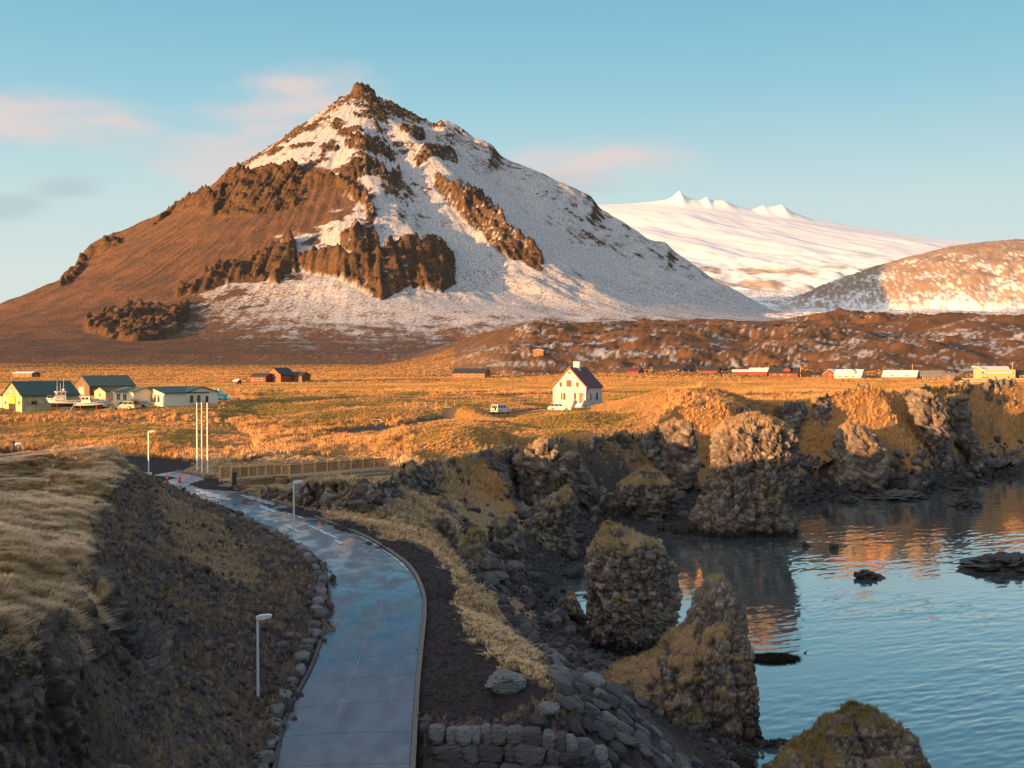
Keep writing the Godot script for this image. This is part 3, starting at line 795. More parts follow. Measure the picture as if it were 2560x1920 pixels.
func hill_height(px: float, d: float) -> float:
	var e := lut([[1300, 66], [1700, 92], [2300, 122], [3000, 178], [4000, 262], [5000, 330], [6400, 410]], d) - 45.0 * smoothstep(1750.0, 1500.0, d)
	var a := Vector2(px - 1150.0, (d - 2700.0) * 0.9).length()
	e = maxf(e, 60.0 + 242.0 * (1.0 - pow(clampf(a / 690.0, 0, 1), 1.7)) - (600.0 if a > 690.0 else 0.0))
	var b := Vector2(px - 1500.0, (d - 3050.0) * 0.8).length()
	e = maxf(e, 60.0 + 285.0 * (1.0 - pow(clampf(b / 900.0, 0, 1), 1.3)) - (600.0 if b > 900.0 else 0.0))
	var ang := atan2(d - 2700.0, px - 1150.0)
	e += rid.get_noise_2d(ang * 4.0, a * 0.0012) * 7.0 * smoothstep(150.0, 420.0, a) * smoothstep(760.0, 480.0, a)
	return e + nz.get_noise_2d(px * 0.012, d * 0.012) * 6.0 + nz.get_noise_2d(px * 0.05, d * 0.05) * 1.6

func hill_color(px: float, d: float, _e: float, s: Vector2) -> Color:
	var a := Vector2(px - 1150.0, (d - 2700.0) * 0.9).length()
	var n := nz.get_noise_2d(px * 0.008, d * 0.008); var f := nz.get_noise_2d(px * 0.05, d * 0.05)
	var on_hill := smoothstep(620.0, 470.0, a)
	var bare := smoothstep(-0.15, 0.45, n * 0.7 + f * 0.8 + 0.4 * smoothstep(2050.0, 1750.0, d) + on_hill * (0.58 + 0.55 * smoothstep(400.0, 150.0, a)) - 0.08 + nz.get_noise_2d(px * 0.14, d * 0.14) * 0.9)
	return Color(0.70, 0.70, 0.72).lerp(Color(0.24, 0.16, 0.10), bare * lerpf(0.75, 0.92, on_hill))

func build_far_hills() -> void:
	far_sheet("hill", 280.0, 1900.0, 1500.0, 6400.0, 560, 330, hill_height, hill_color, M.snow)
	far_sheet("glacier", -1400.0, 5200.0, 5600.0, 9600.0, 420, 170, ice_height, ice_color, M.snow)

# ---------- sea ----------
func build_sea() -> void:
	var ang := steps([[-180.0, -6.0, 6.0], [-6.0, 2.0, 0.5], [2.0, 27.0, 0.085], [27.0, 36.0, 0.6], [36.0, 180.0, 6.0]])
	var rad := PackedFloat32Array([5.0, 20.0])
	var r := 45.0
	while r < 14000.0:
		rad.append(r)
		r *= 1.0042 if r < 290.0 else 1.12
	var v := PackedVector3Array()
	for y in rad.size():
		var q := rad[y]
		for a in ang:
			var x := q * sin(deg_to_rad(a)); var d := q * cos(deg_to_rad(a))
			var h := 0.0
			if q > 40.0 and q < 330.0 and a > -7.0 and a < 40.0:
				# swell runs towards the shore; its crests cross the picture and dip to the right
				var u := d * 0.93 - x * 0.37; var w := x * 0.93 + d * 0.37
				var calm := 0.30 + 0.70 * smoothstep(8.0, 30.0, x - d * 0.02)
				var gust := 0.7 + 0.95 * nz.get_noise_2d(x * 0.03, d * 0.045)
				h = ns.get_noise_2d(u * 0.34, w * 0.06) * 0.020 + ns.get_noise_2d(u * 1.15 + 9.0, w * 0.26) * 0.025 + ns.get_noise_2d(u * 2.3, w * 0.7 + 5.0) * 0.021 * smoothstep(240.0, 150.0, q)
				h *= calm * gust
			v.append(Vector3(x, h, -d))
	var m := mat(Color(0.30, 0.36, 0.40), 0.05, 0.0, 0.9)
	m.albedo_color = Color(0.05, 0.078, 0.09).linear_to_srgb(); m.clearcoat_enabled = true; m.clearcoat = 1.0; m.clearcoat_roughness = 0.04
	m.normal_enabled = true
	m.normal_texture = tex(0.02, 0, 1, 3, FastNoiseLite.TYPE_SIMPLEX_SMOOTH, 512, true, 2.0, 21)
	m.uv1_triplanar = true; m.uv1_world_triplanar = true; m.uv1_scale = Vector3(0.13, 0.1, 0.34); m.normal_scale = 0.22
	tag(put("sea", grid_mesh(v, PackedColorArray(), ang.size(), rad.size()), m), "", "", "", "structure")

# ---------- cliffs, sea stacks and boulders ----------
var turf: Array = []      # [Transform3D, Color] of tufts still to be planted on the rocks, filled by the builder of the rock at hand

func rock_color(p: Vector3, up: float, green: float, f := 1.3) -> Color:
	var a := nz.get_noise_3d(p.x * 0.25, p.y * 0.25, p.z * 0.25); var b := nz.get_noise_3d(p.x * 1.6, p.y * 1.6, p.z * 1.6)
	var cell := blv.get_noise_3d(p.x * f, p.y * f * 0.8, p.z * f)
	var c := Color(0.135, 0.110, 0.112).lerp(Color(0.27, 0.225, 0.20), clampf(0.42 + a * 0.7 + b * 0.5 + cell * 0.55, 0, 1))
	c = c.lerp(Color(0.45, 0.41, 0.35), smoothstep(0.20, 0.46, b + cell * 0.22) * 0.8)          # pale lichen
	c = c.lerp(Color(0.52, 0.49, 0.43), smoothstep(0.30, 0.5, nz.get_noise_3d(p.x * 4.5, p.y * 4.5, p.z * 4.5)) * 0.75)
	c = c.lerp(Color(0.30, 0.22, 0.06), smoothstep(0.30, 0.55, nz.get_noise_3d(p.x * 0.5 + 20.0, p.y * 0.5, p.z * 0.5) + 0.15 * b) * 0.75)
	c = c.lerp(Color(0.13, 0.13, 0.04), smoothstep(0.15, 0.5, a + green * 0.45 - 0.15) * green * 0.8)
	if p.y < 1.6:
		c = c.lerp(Color(0.03, 0.028, 0.028), smoothstep(1.6, 0.4, p.y + a))   # the band that the tide keeps wet and weedy
	return c

var turf_tint := Color.WHITE
func turf_color(p: Vector3) -> Color:
	var a := nz.get_noise_3d(p.x * 0.3, p.y * 0.3, p.z * 0.3)
	return Color(0.44, 0.30, 0.17).lerp(Color(0.27, 0.215, 0.09), clampf(0.25 + a * 1.5, 0, 1)) * turf_tint

func blocks(p: Vector3, f: float) -> float:
	return minf(1.0, (blk.get_noise_3d(p.x * f, p.y * f * 0.8, p.z * f) + 1.0) * 4.0) - 0.75 + 0.6 * blv.get_noise_3d(p.x * f, p.y * f * 0.8, p.z * f)

func plant(p: Vector3, size: float, c: Color) -> void:
	var b := Basis(Vector3.UP, rng.randf() * TAU).rotated(Vector3(rng.randf() - 0.5, 0, rng.randf() - 0.5).normalized(), rng.randf() * 0.5)
	turf.append([Transform3D(b.scaled(Vector3(size, size * rng.randf_range(0.7, 1.25), size)), p), c])

func lathe_rock(rows: Array, d: float, ratio: float, res: float, big: float, blocky: float, f: float, grassy: float, green: float) -> ArrayMesh:
	# rows: [py, left px, right px], top first; the outline stands at depth d and is rounded in plan
	turf = []
	var ys := []; var prof := []
	for i in range(rows.size() - 1, -1, -1):
		var l := at(rows[i][1], rows[i][0], d); var r := at(rows[i][2], rows[i][0], d)
		prof.append([l.y, (l.x + r.x) / 2, (r.x - l.x) / 2])
	var y0: float = prof[0][0] - 0.8; var y1: float = prof[-1][0]
	var widest := 0.0
	for q in prof:
		widest = maxf(widest, q[2])
	var nrow := int((y1 - y0) / res) + 1; var ncol := int(TAU * widest * 0.5 * (1.0 + absf(ratio if ratio > 0.0 else ratio / widest)) / res)
	var v := PackedVector3Array(); var c := PackedColorArray()
	var off := Vector3(d * 3.1, 0, d * 1.7)
	for y in nrow + 4:
		var yy := minf(y0 + y * res, y1)
		var i := 0
		while i < prof.size() - 2 and prof[i + 1][0] < yy:
			i += 1
		var t := clampf((yy - prof[i][0]) / (prof[i + 1][0] - prof[i][0]), 0.0, 1.0)
		var cx := lerpf(prof[i][1], prof[i + 1][1], t); var hw := lerpf(prof[i][2], prof[i + 1][2], t)
		if y > nrow:
			hw *= [0.7, 0.4, 0.05][y - nrow - 1]
		var sl: float = (prof[i + 1][2] - prof[i][2]) / (prof[i + 1][0] - prof[i][0])
		var hd := lerpf(hw, minf(hw, widest * 0.7), 0.6) * ratio if ratio > 0.0 else -ratio * pow(hw / widest, 0.55)
		var dy := clampf(-sl, -0.5, 3.0)
		for x in ncol:
			var a := TAU * x / ncol
			var ca := cos(a); var sa := sin(a)
			var ex := signf(ca) * pow(absf(ca), 0.8); var ez := signf(sa) * pow(absf(sa), 0.8)
			var thin := 1.0 if ratio > 0.0 else lerpf(0.3, 1.0, (ex + 1.0) / 2.0)   # a ridge narrows to a crest
			var p := Vector3(cx + hw * ex, yy, -d + hd * thin * ez)
			var n := Vector3(ca * (ratio if ratio > 0.0 else 0.45), dy * 0.8, sa).normalized()
			var q := p + off
			var fade := clampf(hw / (widest * 0.35), 0.25, 1.0)
			var g := nz.get_noise_3d(q.x * 0.22, q.y * 0.22, q.z * 0.22)
			var m := nz.get_noise_3d(q.x * 0.8, q.y * 0.8, q.z * 0.8)
			var grass := smoothstep(0.40, 0.66, n.y * 0.95 + m * 0.6 + g * 0.35 + grassy)
			var disp := big * g * fade + m * big * 0.3
			disp += (blocky * blocks(q, f) + blocky * 0.5 * blocks(q, f * 2.3) + blocky * 1.5 * blocks(q * Vector3(1.0, 0.6, 1.0), f * 0.32)) * (1.0 - 0.75 * grass) * fade
			p += n * disp
			v.append(p)
			c.append(rock_color(q, n.y, green, f).lerp(turf_color(p), grass) if p.y > 2.2 else rock_color(p, n.y, green, f))
			if grass > 0.45 and rng.randf() < res * res * 9.0:
				plant(p, rng.randf_range(0.16, 0.38), turf_color(p) * rng.randf_range(0.8, 1.15))
	var ix := ncol
	return grid_mesh(v, c, ix, v.size() / ncol, false, true)

func ridge_rock(outline: Array, d: float, deep: float, res: float, big: float, blocky: float, f: float, grassy: float, green: float) -> ArrayMesh:
	# outline: [px, py] of the crest from left to right, at depth d; the flanks fall away to the front and the back
	turf = []
	var pts: Array[Vector3] = []
	for q in outline:
		pts.append(at(q[0], q[1], d))
	var length := 0.0
	for i in range(1, pts.size()):
		length += pts[i].distance_to(pts[i - 1])
	var crest := resample(pts, int(length / res))
	var low := -0.9
	var nrow := int((deep * 2.0 + 9.0) * 1.5 / res)
	var v := PackedVector3Array(); var c := PackedColorArray()
	var off := Vector3(d * 3.1, 0, d * 1.7)
	for y in nrow + 1:
		var a := PI * y / nrow
		for x in crest.size():
			var k := crest[x]
			var t := crest[mini(x + 2, crest.size() - 1)] - crest[maxi(x - 2, 0)]
			var n2 := Vector2(-t.y, t.x).normalized()
			var sa := sin(a); var ca := cos(a)
			var wide := deep * (0.55 + 0.45 * smoothstep(0.0, 0.5, x / float(crest.size())))
			var q := Vector3(k.x, low + (k.y - low) * pow(sa, 0.75), k.z + wide * signf(ca) * pow(absf(ca), 1.2))
			var n := Vector3(n2.x * sa, maxf(0.0, n2.y) * sa * 0.9 + 0.15, ca).normalized()
			var p := q + off
			var g := nz.get_noise_3d(p.x * 0.22, p.y * 0.22, p.z * 0.22); var m := nz.get_noise_3d(p.x * 0.8, p.y * 0.8, p.z * 0.8)
			var grass := smoothstep(0.40, 0.66, n.y * 0.95 + m * 0.6 + g * 0.35 + grassy - 0.35 * smoothstep(6.0, 8.0, q.y))
			q += n * (big * g + big * 0.3 * m + (blocky * blocks(p, f) + blocky * 0.5 * blocks(p, f * 2.3) + blocky * 1.5 * blocks(p * Vector3(1.0, 0.6, 1.0), f * 0.32)) * (1.0 - 0.75 * grass))
			v.append(q)
			c.append(rock_color(p if q.y > 2.2 else q, n.y, green, f).lerp(turf_color(q), grass))
			if grass > 0.45 and rng.randf() < res * res * 9.0:
				plant(q, rng.randf_range(0.14, 0.32), turf_color(q) * rng.randf_range(0.8, 1.15))
	return grid_mesh(v, c, crest.size(), nrow + 1)

func curtain(stations: Array, res: float, big: float, blocky: float, f: float, grassy: float, back: float = 3.0, shape := 0.5, push := 0.7, tone := 1.0) -> ArrayMesh:
	# stations: [px, py, height of the brow, px, py, height of the foot], from left to right
	turf = []
	var tops: Array[Vector3] = []; var feet: Array[Vector3] = []
	for s in stations:
		tops.append(on(s[0], s[1], s[2])); feet.append(on(s[3], s[4], s[5]))
	var us: Array = []
	for i in tops.size() - 1:
		var n := maxi(1, int(maxf(tops[i].distance_to(tops[i + 1]), feet[i].distance_to(feet[i + 1])) / res))
		for k in n:
			us.append([i, k / float(n)])
	us.append([tops.size() - 2, 1.0])
	var tall := 0.0
	for i in tops.size():
		tall = maxf(tall, tops[i].distance_to(feet[i]))
	var nrow := int(tall / res); var nb := int(back / res)
	var v := PackedVector3Array(); var c := PackedColorArray()
	for y in range(-nb, nrow + 1):
		for u in us:
			var i: int = u[0]; var t: float = u[1]
			var a := tops[maxi(0, i - 1)]; var b := tops[i]; var e := tops[i + 1]; var g := tops[mini(tops.size() - 1, i + 2)]
			var top := b.cubic_interpolate(e, a, g, t)
			a = feet[maxi(0, i - 1)]; b = feet[i]; e = feet[i + 1]; g = feet[mini(feet.size() - 1, i + 2)]
			var foot := b.cubic_interpolate(e, a, g, t)
			var out := Vector3(foot.x - top.x, 0, foot.z - top.z).normalized()
			var along := tops[i + 1] - tops[i]
			var side := Vector3(-along.z, 0, along.x).normalized()
			if side.dot(out) < 0.0:
				side = -side
			out = (out + side).normalized()
			var p: Vector3; var n: Vector3
			if y < 0:
				p = top + out * (y * res)
				p.y = minf(gh(p.x, -p.z), top.y + 0.4) - 0.35 * (-y / float(nb)) - (0.0 if y > -nb else 0.6)
				n = Vector3(0, 1, 0).lerp(out, 0.25).normalized()
			else:
				var w := y / float(nrow)
				var h := shape * w if w < 0.72 else lerpf(shape * 0.72, 1.06, (w - 0.72) / 0.28)
				p = Vector3(lerpf(top.x, foot.x, h), lerpf(top.y, foot.y - 0.7, w), lerpf(top.z, foot.z, h))
				n = out.lerp(Vector3.UP, 0.22 + 0.3 * smoothstep(0.7, 1.0, w) + 0.45 * smoothstep(0.08, 0.0, w)).normalized()
			var gg := nz.get_noise_3d(p.x * 0.16, p.y * 0.16, p.z * 0.16); var m := nz.get_noise_3d(p.x * 0.6, p.y * 0.6, p.z * 0.6)
			var grass := smoothstep(0.5, 0.74, n.y * 0.8 + m * 0.65 + gg * 0.5 + grassy + (0.3 if y < 0 else 0.0))
			var edge := smoothstep(-nb, -nb * 0.3, y) if y < 0 else 1.0
			var disp := big * gg + big * 0.35 * m + (blocky * blocks(p, f) + blocky * 0.5 * blocks(p, f * 2.3) + blocky * 1.3 * blocks(p * Vector3(1.0, 0.4, 1.0), f * 0.34)) * (1.0 - 0.75 * grass)
			disp += big * 0.6 * rid.get_noise_2d(p.x * 0.14 + p.z * 0.1, p.y * 0.03)
			var p0 := p
			if y < 0:
				disp *= 0.45
			p += n * disp * edge
			if y > 0:
				p += out * push * smoothstep(0.0, 0.35, y / float(nrow))
			v.append(p)
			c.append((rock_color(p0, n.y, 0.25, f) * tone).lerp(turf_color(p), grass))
			if grass > 0.5 and edge > 0.9 and rng.randf() < res * res * 5.0:
				plant(p, rng.randf_range(0.2, 0.45), turf_color(p) * rng.randf_range(0.8, 1.15))
	return grid_mesh(v, c, us.size(), nrow + nb + 1, true)

func plant_turf(parent: Node3D) -> void:
	if turf.is_empty():
		return
	tag(multi("grass_tufts", tuft_meshes[0], M.grass, turf, parent), "", "", "", "stuff")
	turf = []

func multi(called: String, mesh: Mesh, m: Material, list: Array, parent: Node = self) -> MultiMeshInstance3D:
	var mm := MultiMesh.new()
	mm.transform_format = MultiMesh.TRANSFORM_3D; mm.use_colors = true; mm.mesh = mesh
	mm.instance_count = list.size()
	var b := PackedFloat32Array(); b.resize(list.size() * 16)
	var k := 0
	for q in list:
		var t: Transform3D = q[0]; var c: Color = q[1]
		b[k] = t.basis.x.x; b[k + 1] = t.basis.y.x; b[k + 2] = t.basis.z.x; b[k + 3] = t.origin.x
		b[k + 4] = t.basis.x.y; b[k + 5] = t.basis.y.y; b[k + 6] = t.basis.z.y; b[k + 7] = t.origin.y
		b[k + 8] = t.basis.x.z; b[k + 9] = t.basis.y.z; b[k + 10] = t.basis.z.z; b[k + 11] = t.origin.z
		b[k + 12] = c.r; b[k + 13] = c.g; b[k + 14] = c.b; b[k + 15] = 1.0
		k += 16
	mm.buffer = b
	var o := MultiMeshInstance3D.new()
	o.multimesh = mm; o.material_override = m
	named(o, called, parent)
	return o

var tuft_meshes: Array[ArrayMesh] = []
var stone_meshes: Array[ArrayMesh] = []
var block_meshes: Array[ArrayMesh] = []

func make_tuft(blades: int, spread: float, width: float, sd: int, tall := 1.0) -> ArrayMesh:
	var r := RandomNumberGenerator.new(); r.seed = sd
	var s := st_new()
	for i in blades:
		var a := r.randf() * TAU; var q := r.randf() * spread
		var base := Vector3(cos(a) * q, -0.08, sin(a) * q)
		var lean := Vector3(cos(a + r.randf_range(-0.7, 0.7)), 0, sin(a)) * r.randf_range(0.1, 0.55)
		var h := r.randf_range(0.6, 1.0) * tall
		var w := Vector3(-sin(a), 0, cos(a)) * width * r.randf_range(0.7, 1.3)
		var mid := base + lean * 0.35 + Vector3(0, h * 0.6, 0); var tip := base + lean + Vector3(0, h, 0)
		s.add_vertex(base - w); s.add_vertex(mid - w * 0.7); s.add_vertex(base + w)
		s.add_vertex(base + w); s.add_vertex(mid - w * 0.7); s.add_vertex(mid + w * 0.7)
		s.add_vertex(mid - w * 0.7); s.add_vertex(tip); s.add_vertex(mid + w * 0.7)
	return done(s)

func make_stone(sd: int, flat := 0.7, cuts := 9, sub := 8, wear := 0.02, squared := false) -> ArrayMesh:
	# a broken stone: a ball of directions cut by random planes, flat faces with worn edges
	var r := RandomNumberGenerator.new(); r.seed = sd
	var planes := []
	for i in cuts + 6:
		planes.append([Vector3(r.randfn(), r.randfn(), r.randfn()).normalized(), r.randf_range(0.55, 0.88)])
	if squared:
		planes = []
		for a in [Vector3.RIGHT, Vector3.LEFT, Vector3.UP, Vector3.DOWN, Vector3.BACK, Vector3.FORWARD]:
			planes.append([(a + Vector3(r.randfn(), r.randfn(), r.randfn()) * 0.13).normalized(), r.randf_range(0.72, 0.82)])
		for i in cuts:
			planes.append([Vector3(r.randfn(), r.randfn(), r.randfn()).normalized(), r.randf_range(0.88, 1.02)])
	var rows := sub + 2; var cols := sub + 6
	var v := PackedVector3Array()
	for y in rows + 1:
		var el := PI * (y / float(rows) - 0.5)
		for x in cols:
			var az := TAU * (x + 0.5 * (y % 2)) / cols
			var n := Vector3(cos(az) * cos(el), sin(el), -sin(az) * cos(el))
			var q := 1.0
			for p in planes:
				var k: float = n.dot(p[0])
				if k > 0.05:
					q = minf(q, p[1] / k)
			q = q * 1.12 * (1.0 + wear * ns.get_noise_3d(n.x * 3.0 + sd, n.y * 3.0, n.z * 3.0))
			v.append(n * q * Vector3(1, flat, 1))
	var s := st_new()
	for y in rows:
		for x in cols:
			var i := y * cols + x; var j := y * cols + (x + 1) % cols
			for k in [i, i + cols, j + cols, i, j + cols, j]:
				s.set_color(Color.WHITE); s.add_vertex(v[k])
	return done(s)

func build_cliffs() -> void:
	for i in 3:
		tuft_meshes.append(make_tuft(9, 0.30, 0.035, 40 + i))
	tuft_meshes.append(make_tuft(16, 0.16, 0.013, 50))
	for i in 6:
		block_meshes.append(make_stone(170 + i, 1.0, 6, 10, 0.05, true))
		stone_meshes.append(make_stone(70 + i, 0.62 + 0.06 * i, 9, 10))
	var near := [[-160, 1610, 13.6, -140, 2000, 9.4], [-60, 1592, 13.5, -40, 1975, 9.1], [40, 1560, 13.3, 60, 1945, 8.7], [150, 1542, 13.0, 190, 1915, 8.5], [240, 1508, 12.8, 310, 1840, 8.3], [258, 1490, 12.8, 350, 1700, 9.5], [238, 1455, 13.1, 372, 1580, 10.4], [222, 1425, 13.2, 385, 1480, 10.9], [235, 1370, 13.2, 350, 1390, 11.6]]
	cliff(curtain(near, 0.10, 0.30, 0.38, 0.8, -0.40, 0.9, 0.5, 0.75, 0.5))  # rock darkened throughout: shade from the hidden sky put into its colour
	var outcrop := [[655, 1232, 10.2, 668, 1262, 9.6], [720, 1214, 11.1, 730, 1274, 9.2], [800, 1207, 11.5, 830, 1292, 8.9], [900, 1203, 11.8, 935, 1312, 8.5], [975, 1190, 12.0, 1030, 1332, 8.0], [1030, 1168, 11.2, 1085, 1322, 7.6]]
	cliff(curtain(outcrop, 0.13, 0.6, 0.5, 0.7, -0.25, 1.6, 0.3, 0.5))
	var cove := [[1000, 1172, 10.9, 1030, 1240, 8.0], [1060, 1158, 10.6, 1090, 1255, 6.8], [1130, 1150, 10.6, 1165, 1265, 5.7], [1200, 1140, 10.6, 1235, 1284, 4.5], [1290, 1122, 10.9, 1310, 1302, 3.3], [1400, 1102, 11.1, 1420, 1278, 2.2], [1500, 1096, 11.2, 1530, 1264, 2.0], [1590, 1083, 11.5, 1640, 1251, 2.1], [1660, 1075, 11.8, 1725, 1216, 3.1]]
	cliff(curtain(cove, 0.24, 1.5, 0.6, 0.5, -0.08, 3.0, 0.4))
	var knoll := [[1630, 1036, 13.2, 1640, 1200, 3.8], [1690, 1010, 15.1, 1700, 1192, 4.0], [1750, 1008, 15.3, 1760, 1206, 3.3], [1810, 1012, 14.9, 1820, 1206, 3.2], [1862, 1018, 14.5, 1880, 1192, 3.9], [1900, 1046, 11.4, 1930, 1150, 5.2]]
	cliff(curtain(knoll, 0.28, 1.6, 0.6, 0.5, -0.18, 3.0, 0.45))
	var headland := [[1915, 1036, 12.2, 1925, 1152, 5.0], [1949, 1015, 14.1, 1975, 1152, 4.9], [2011, 1013, 14.2, 2020, 1156, 4.7], [2069, 991, 15.7, 2080, 1156, 4.7], [2120, 972, 17.0, 2140, 1151, 4.9], [2190, 966, 17.4, 2190, 1131, 6.2], [2212, 985, 16.0, 2218, 1110, 7.4], [2240, 1004, 13.8, 2244, 1086, 8.3]]
	cliff(curtain(headland, 0.28, 1.7, 0.65, 0.45, -0.26, 3.0, 0.35))
	var east := [[2232, 1006, 13.6, 2240, 1088, 8.2], [2290, 975, 16.6, 2290, 1131, 5.9], [2330, 965, 17.1, 2330, 1151, 3.5], [2390, 963, 17.2, 2390, 1156, 2.7], [2450, 961, 17.3, 2450, 1151, 2.5], [2520, 960, 17.3, 2520, 1150, 2.5], [2600, 958, 17.4, 2600, 1147, 2.5], [2740, 955, 17.5, 2740, 1141, 2.5]]
	cliff(curtain(east, 0.32, 1.8, 0.7, 0.45, -0.3, 3.0, 0.3))

func cliff(mesh: ArrayMesh) -> void:
	var o := put("cliff", mesh, M.rock)
	tag(o, "", "", "", "structure")
	plant_turf(o)

func stack(called: String, label: String, rows: Array, d: float, ratio: float, res: float, big: float, blocky: float, f: float, grassy: float, green := 0.3) -> void:
	var o := put(called, lathe_rock(rows, d, ratio, res, big, blocky, f, grassy, green), M.rock)
	tag(o, label, "sea stack" if called == "sea_stack" else "rock", "basalt rocks of the cove")
	plant_turf(o)

func build_stacks() -> void:
	stack("sea_stack", "tall broad sea stack with sunlit mossy crown standing in the water", [[1033, 1868, 1900], [1040, 1840, 1930], [1055, 1815, 1955], [1075, 1795, 1972], [1095, 1782, 1982], [1120, 1778, 1990], [1150, 1777, 1990], [1185, 1778, 1984], [1215, 1768, 1978], [1245, 1752, 1972], [1275, 1736, 1972], [1305, 1724, 1975], [1335, 1716, 1982], [1352, 1712, 1986]], 149, 0.8, 0.14, 0.8, 0.4, 1.1, -0.06, 0.45)
	stack("sea_stack", "blunt tan-topped sea stack between the gravel cove and the open water", [[1309, 1515, 1530], [1316, 1500, 1552], [1330, 1488, 1578], [1345, 1481, 1625], [1358, 1476, 1650], [1381, 1466, 1668], [1424, 1464, 1686], [1474, 1464, 1694], [1513, 1461, 1693], [1548, 1462, 1687], [1580, 1476, 1668], [1614, 1480, 1655], [1665, 1490, 1650], [1700, 1490, 1650]], 88, 0.8, 0.085, 0.5, 0.26, 1.6, -0.06, 0.2)
	var o := put("sea_stack", ridge_rock([[1440, 1748], [1484, 1704], [1510, 1684], [1568, 1653], [1627, 1626], [1665, 1583], [1716, 1544], [1743, 1498], [1767, 1460], [1780, 1444], [1798, 1437], [1817, 1447], [1833, 1471], [1848, 1498], [1856, 1544], [1864, 1614], [1870, 1669], [1872, 1747], [1876, 1800], [1890, 1850], [1925, 1905]], 69, 2.9, 0.075, 0.35, 0.2, 1.7, 0.0, 0.15), M.rock)
	tag(o, "pointed sea stack with a long grassy back sloping down to the stone wall", "sea stack", "basalt rocks of the cove")
	plant_turf(o)
	turf_tint = Color(0.52, 0.56, 0.42)
	stack("sea_stack", "rounded grass-capped sea stack cut off by the bottom edge of the picture", [[1764, 2122, 2140], [1768, 2110, 2172], [1778, 2098, 2200], [1793, 2066, 2222], [1816, 2040, 2258], [1847, 2030, 2288], [1863, 2016, 2295], [1882, 1985, 2302], [1913, 1944, 2311], [1960, 1900, 2325], [2060, 1860, 2350]], 56, 0.7, 0.07, 0.45, 0.24, 1.6, -0.06, 0.1)
	turf_tint = Color.WHITE
	stack("rock_outcrop", "squat yellow-topped rock on the gravel beach left of the tallest stack", [[1167, 1605, 1625], [1173, 1590, 1644], [1193, 1573, 1660], [1210, 1551, 1682], [1236, 1544, 1690], [1253, 1548, 1689], [1271, 1572, 1684], [1290, 1600, 1678], [1312, 1605, 1675]], 156, 0.8, 0.16, 0.8, 0.36, 1.1, -0.04, 0.5)
	stack("rock_outcrop", "steep-sided rock with slanting grassy top at the water edge of the cove", [[1216, 1414, 1422], [1224, 1402, 1429], [1239, 1379, 1436], [1259, 1355, 1441], [1282, 1340, 1441], [1303, 1320, 1440], [1338, 1307, 1440], [1369, 1308, 1439], [1400, 1325, 1438], [1420, 1325, 1438]], 129, 0.8, 0.13, 0.5, 0.34, 1.2, -0.08, 0.3)
	stack("rock_pillar", "grey cliff pillar with a sunlit top below the fence posts", [[1096, 1355, 1380], [1104, 1330, 1390], [1112, 1312, 1398], [1132, 1294, 1407], [1172, 1291, 1412], [1213, 1300, 1412], [1260, 1303, 1410], [1312, 1303, 1405]], 145, 0.7, 0.16, 0.9, 0.45, 0.8, -0.3, 0.4)
	stack("rock_pillar", "dark narrow pillar leaning on the cove cliff right of the grey pillar", [[1130, 1425, 1440], [1140, 1416, 1452], [1164, 1412, 1460], [1193, 1412, 1477], [1222, 1412, 1497], [1260, 1412, 1505], [1292, 1412, 1505]], 156, 0.7, 0.19, 0.8, 0.36, 0.6, -0.2, 0.2)
	stack("rock_pillar", "flat-topped sunlit block at the head of the cove", [[1053, 1670, 1715], [1060, 1655, 1728], [1078, 1648, 1743], [1110, 1646, 1750], [1150, 1645, 1752], [1205, 1645, 1754]], 173, 0.8, 0.22, 0.9, 0.4, 0.6, -0.1, 0.3)
	stack("rock_outcrop", "sunlit pyramid rock above the boulder shore right of the tallest stack", [[1057, 2115, 2132], [1065, 2103, 2150], [1078, 2092, 2168], [1095, 2085, 2188], [1110, 2081, 2204], [1140, 2076, 2211], [1175, 2073, 2214], [1212, 2070, 2216]], 198, 0.8, 0.24, 1.0, 0.45, 0.55, -0.16, 0.2)
	stack("rock_pillar", "slanting sunlit pillar at the mouth of the dark cliff gully", [[977, 2300, 2315], [984, 2280, 2342], [1008, 2272, 2351], [1031, 2278, 2354], [1062, 2285, 2360], [1085, 2305, 2373], [1128, 2328, 2377], [1160, 2345, 2378], [1192, 2345, 2380]], 213, 0.9, 0.26, 1.1, 0.45, 0.55, -0.3, 0.2)
	stack("rock_pillar", "right-hand cliff pillar beside the black sea cave", [[989, 2372, 2400], [996, 2362, 2420], [1035, 2366, 2424], [1060, 2372, 2430], [1085, 2384, 2438], [1110, 2400, 2450], [1148, 2420, 2458], [1180, 2425, 2464], [1202, 2425, 2466]], 223, 0.9, 0.27, 1.1, 0.5, 0.5, -0.3, 0.2)
	stack("rock_outcrop", "grassy hump beside the lip of the dark cinder verge", [[1316, 1183, 1195], [1325, 1172, 1205], [1350, 1154, 1214], [1381, 1138, 1220], [1410, 1135, 1224], [1445, 1140, 1224]], 99, 0.9, 0.13, 0.5, 0.18, 1.0, 0.22, 0.3)
	stack("rock_outcrop", "dark knobbly rock between the grassy hump and the cove water", [[1282, 1250, 1275], [1290, 1235, 1290], [1310, 1215, 1305], [1345, 1210, 1312], [1380, 1215, 1315], [1418, 1220, 1315]], 113, 0.8, 0.15, 0.7, 0.30, 0.9, -0.12, 0.2)
	stack("rock_outcrop", "furry grass-topped knob highest in the slope under the walkway", [[1243, 1105, 1116], [1252, 1096, 1128], [1275, 1085, 1140], [1300, 1080, 1150], [1328, 1080, 1150]], 113, 0.9, 0.15, 0.5, 0.2, 0.9, 0.15, 0.4)
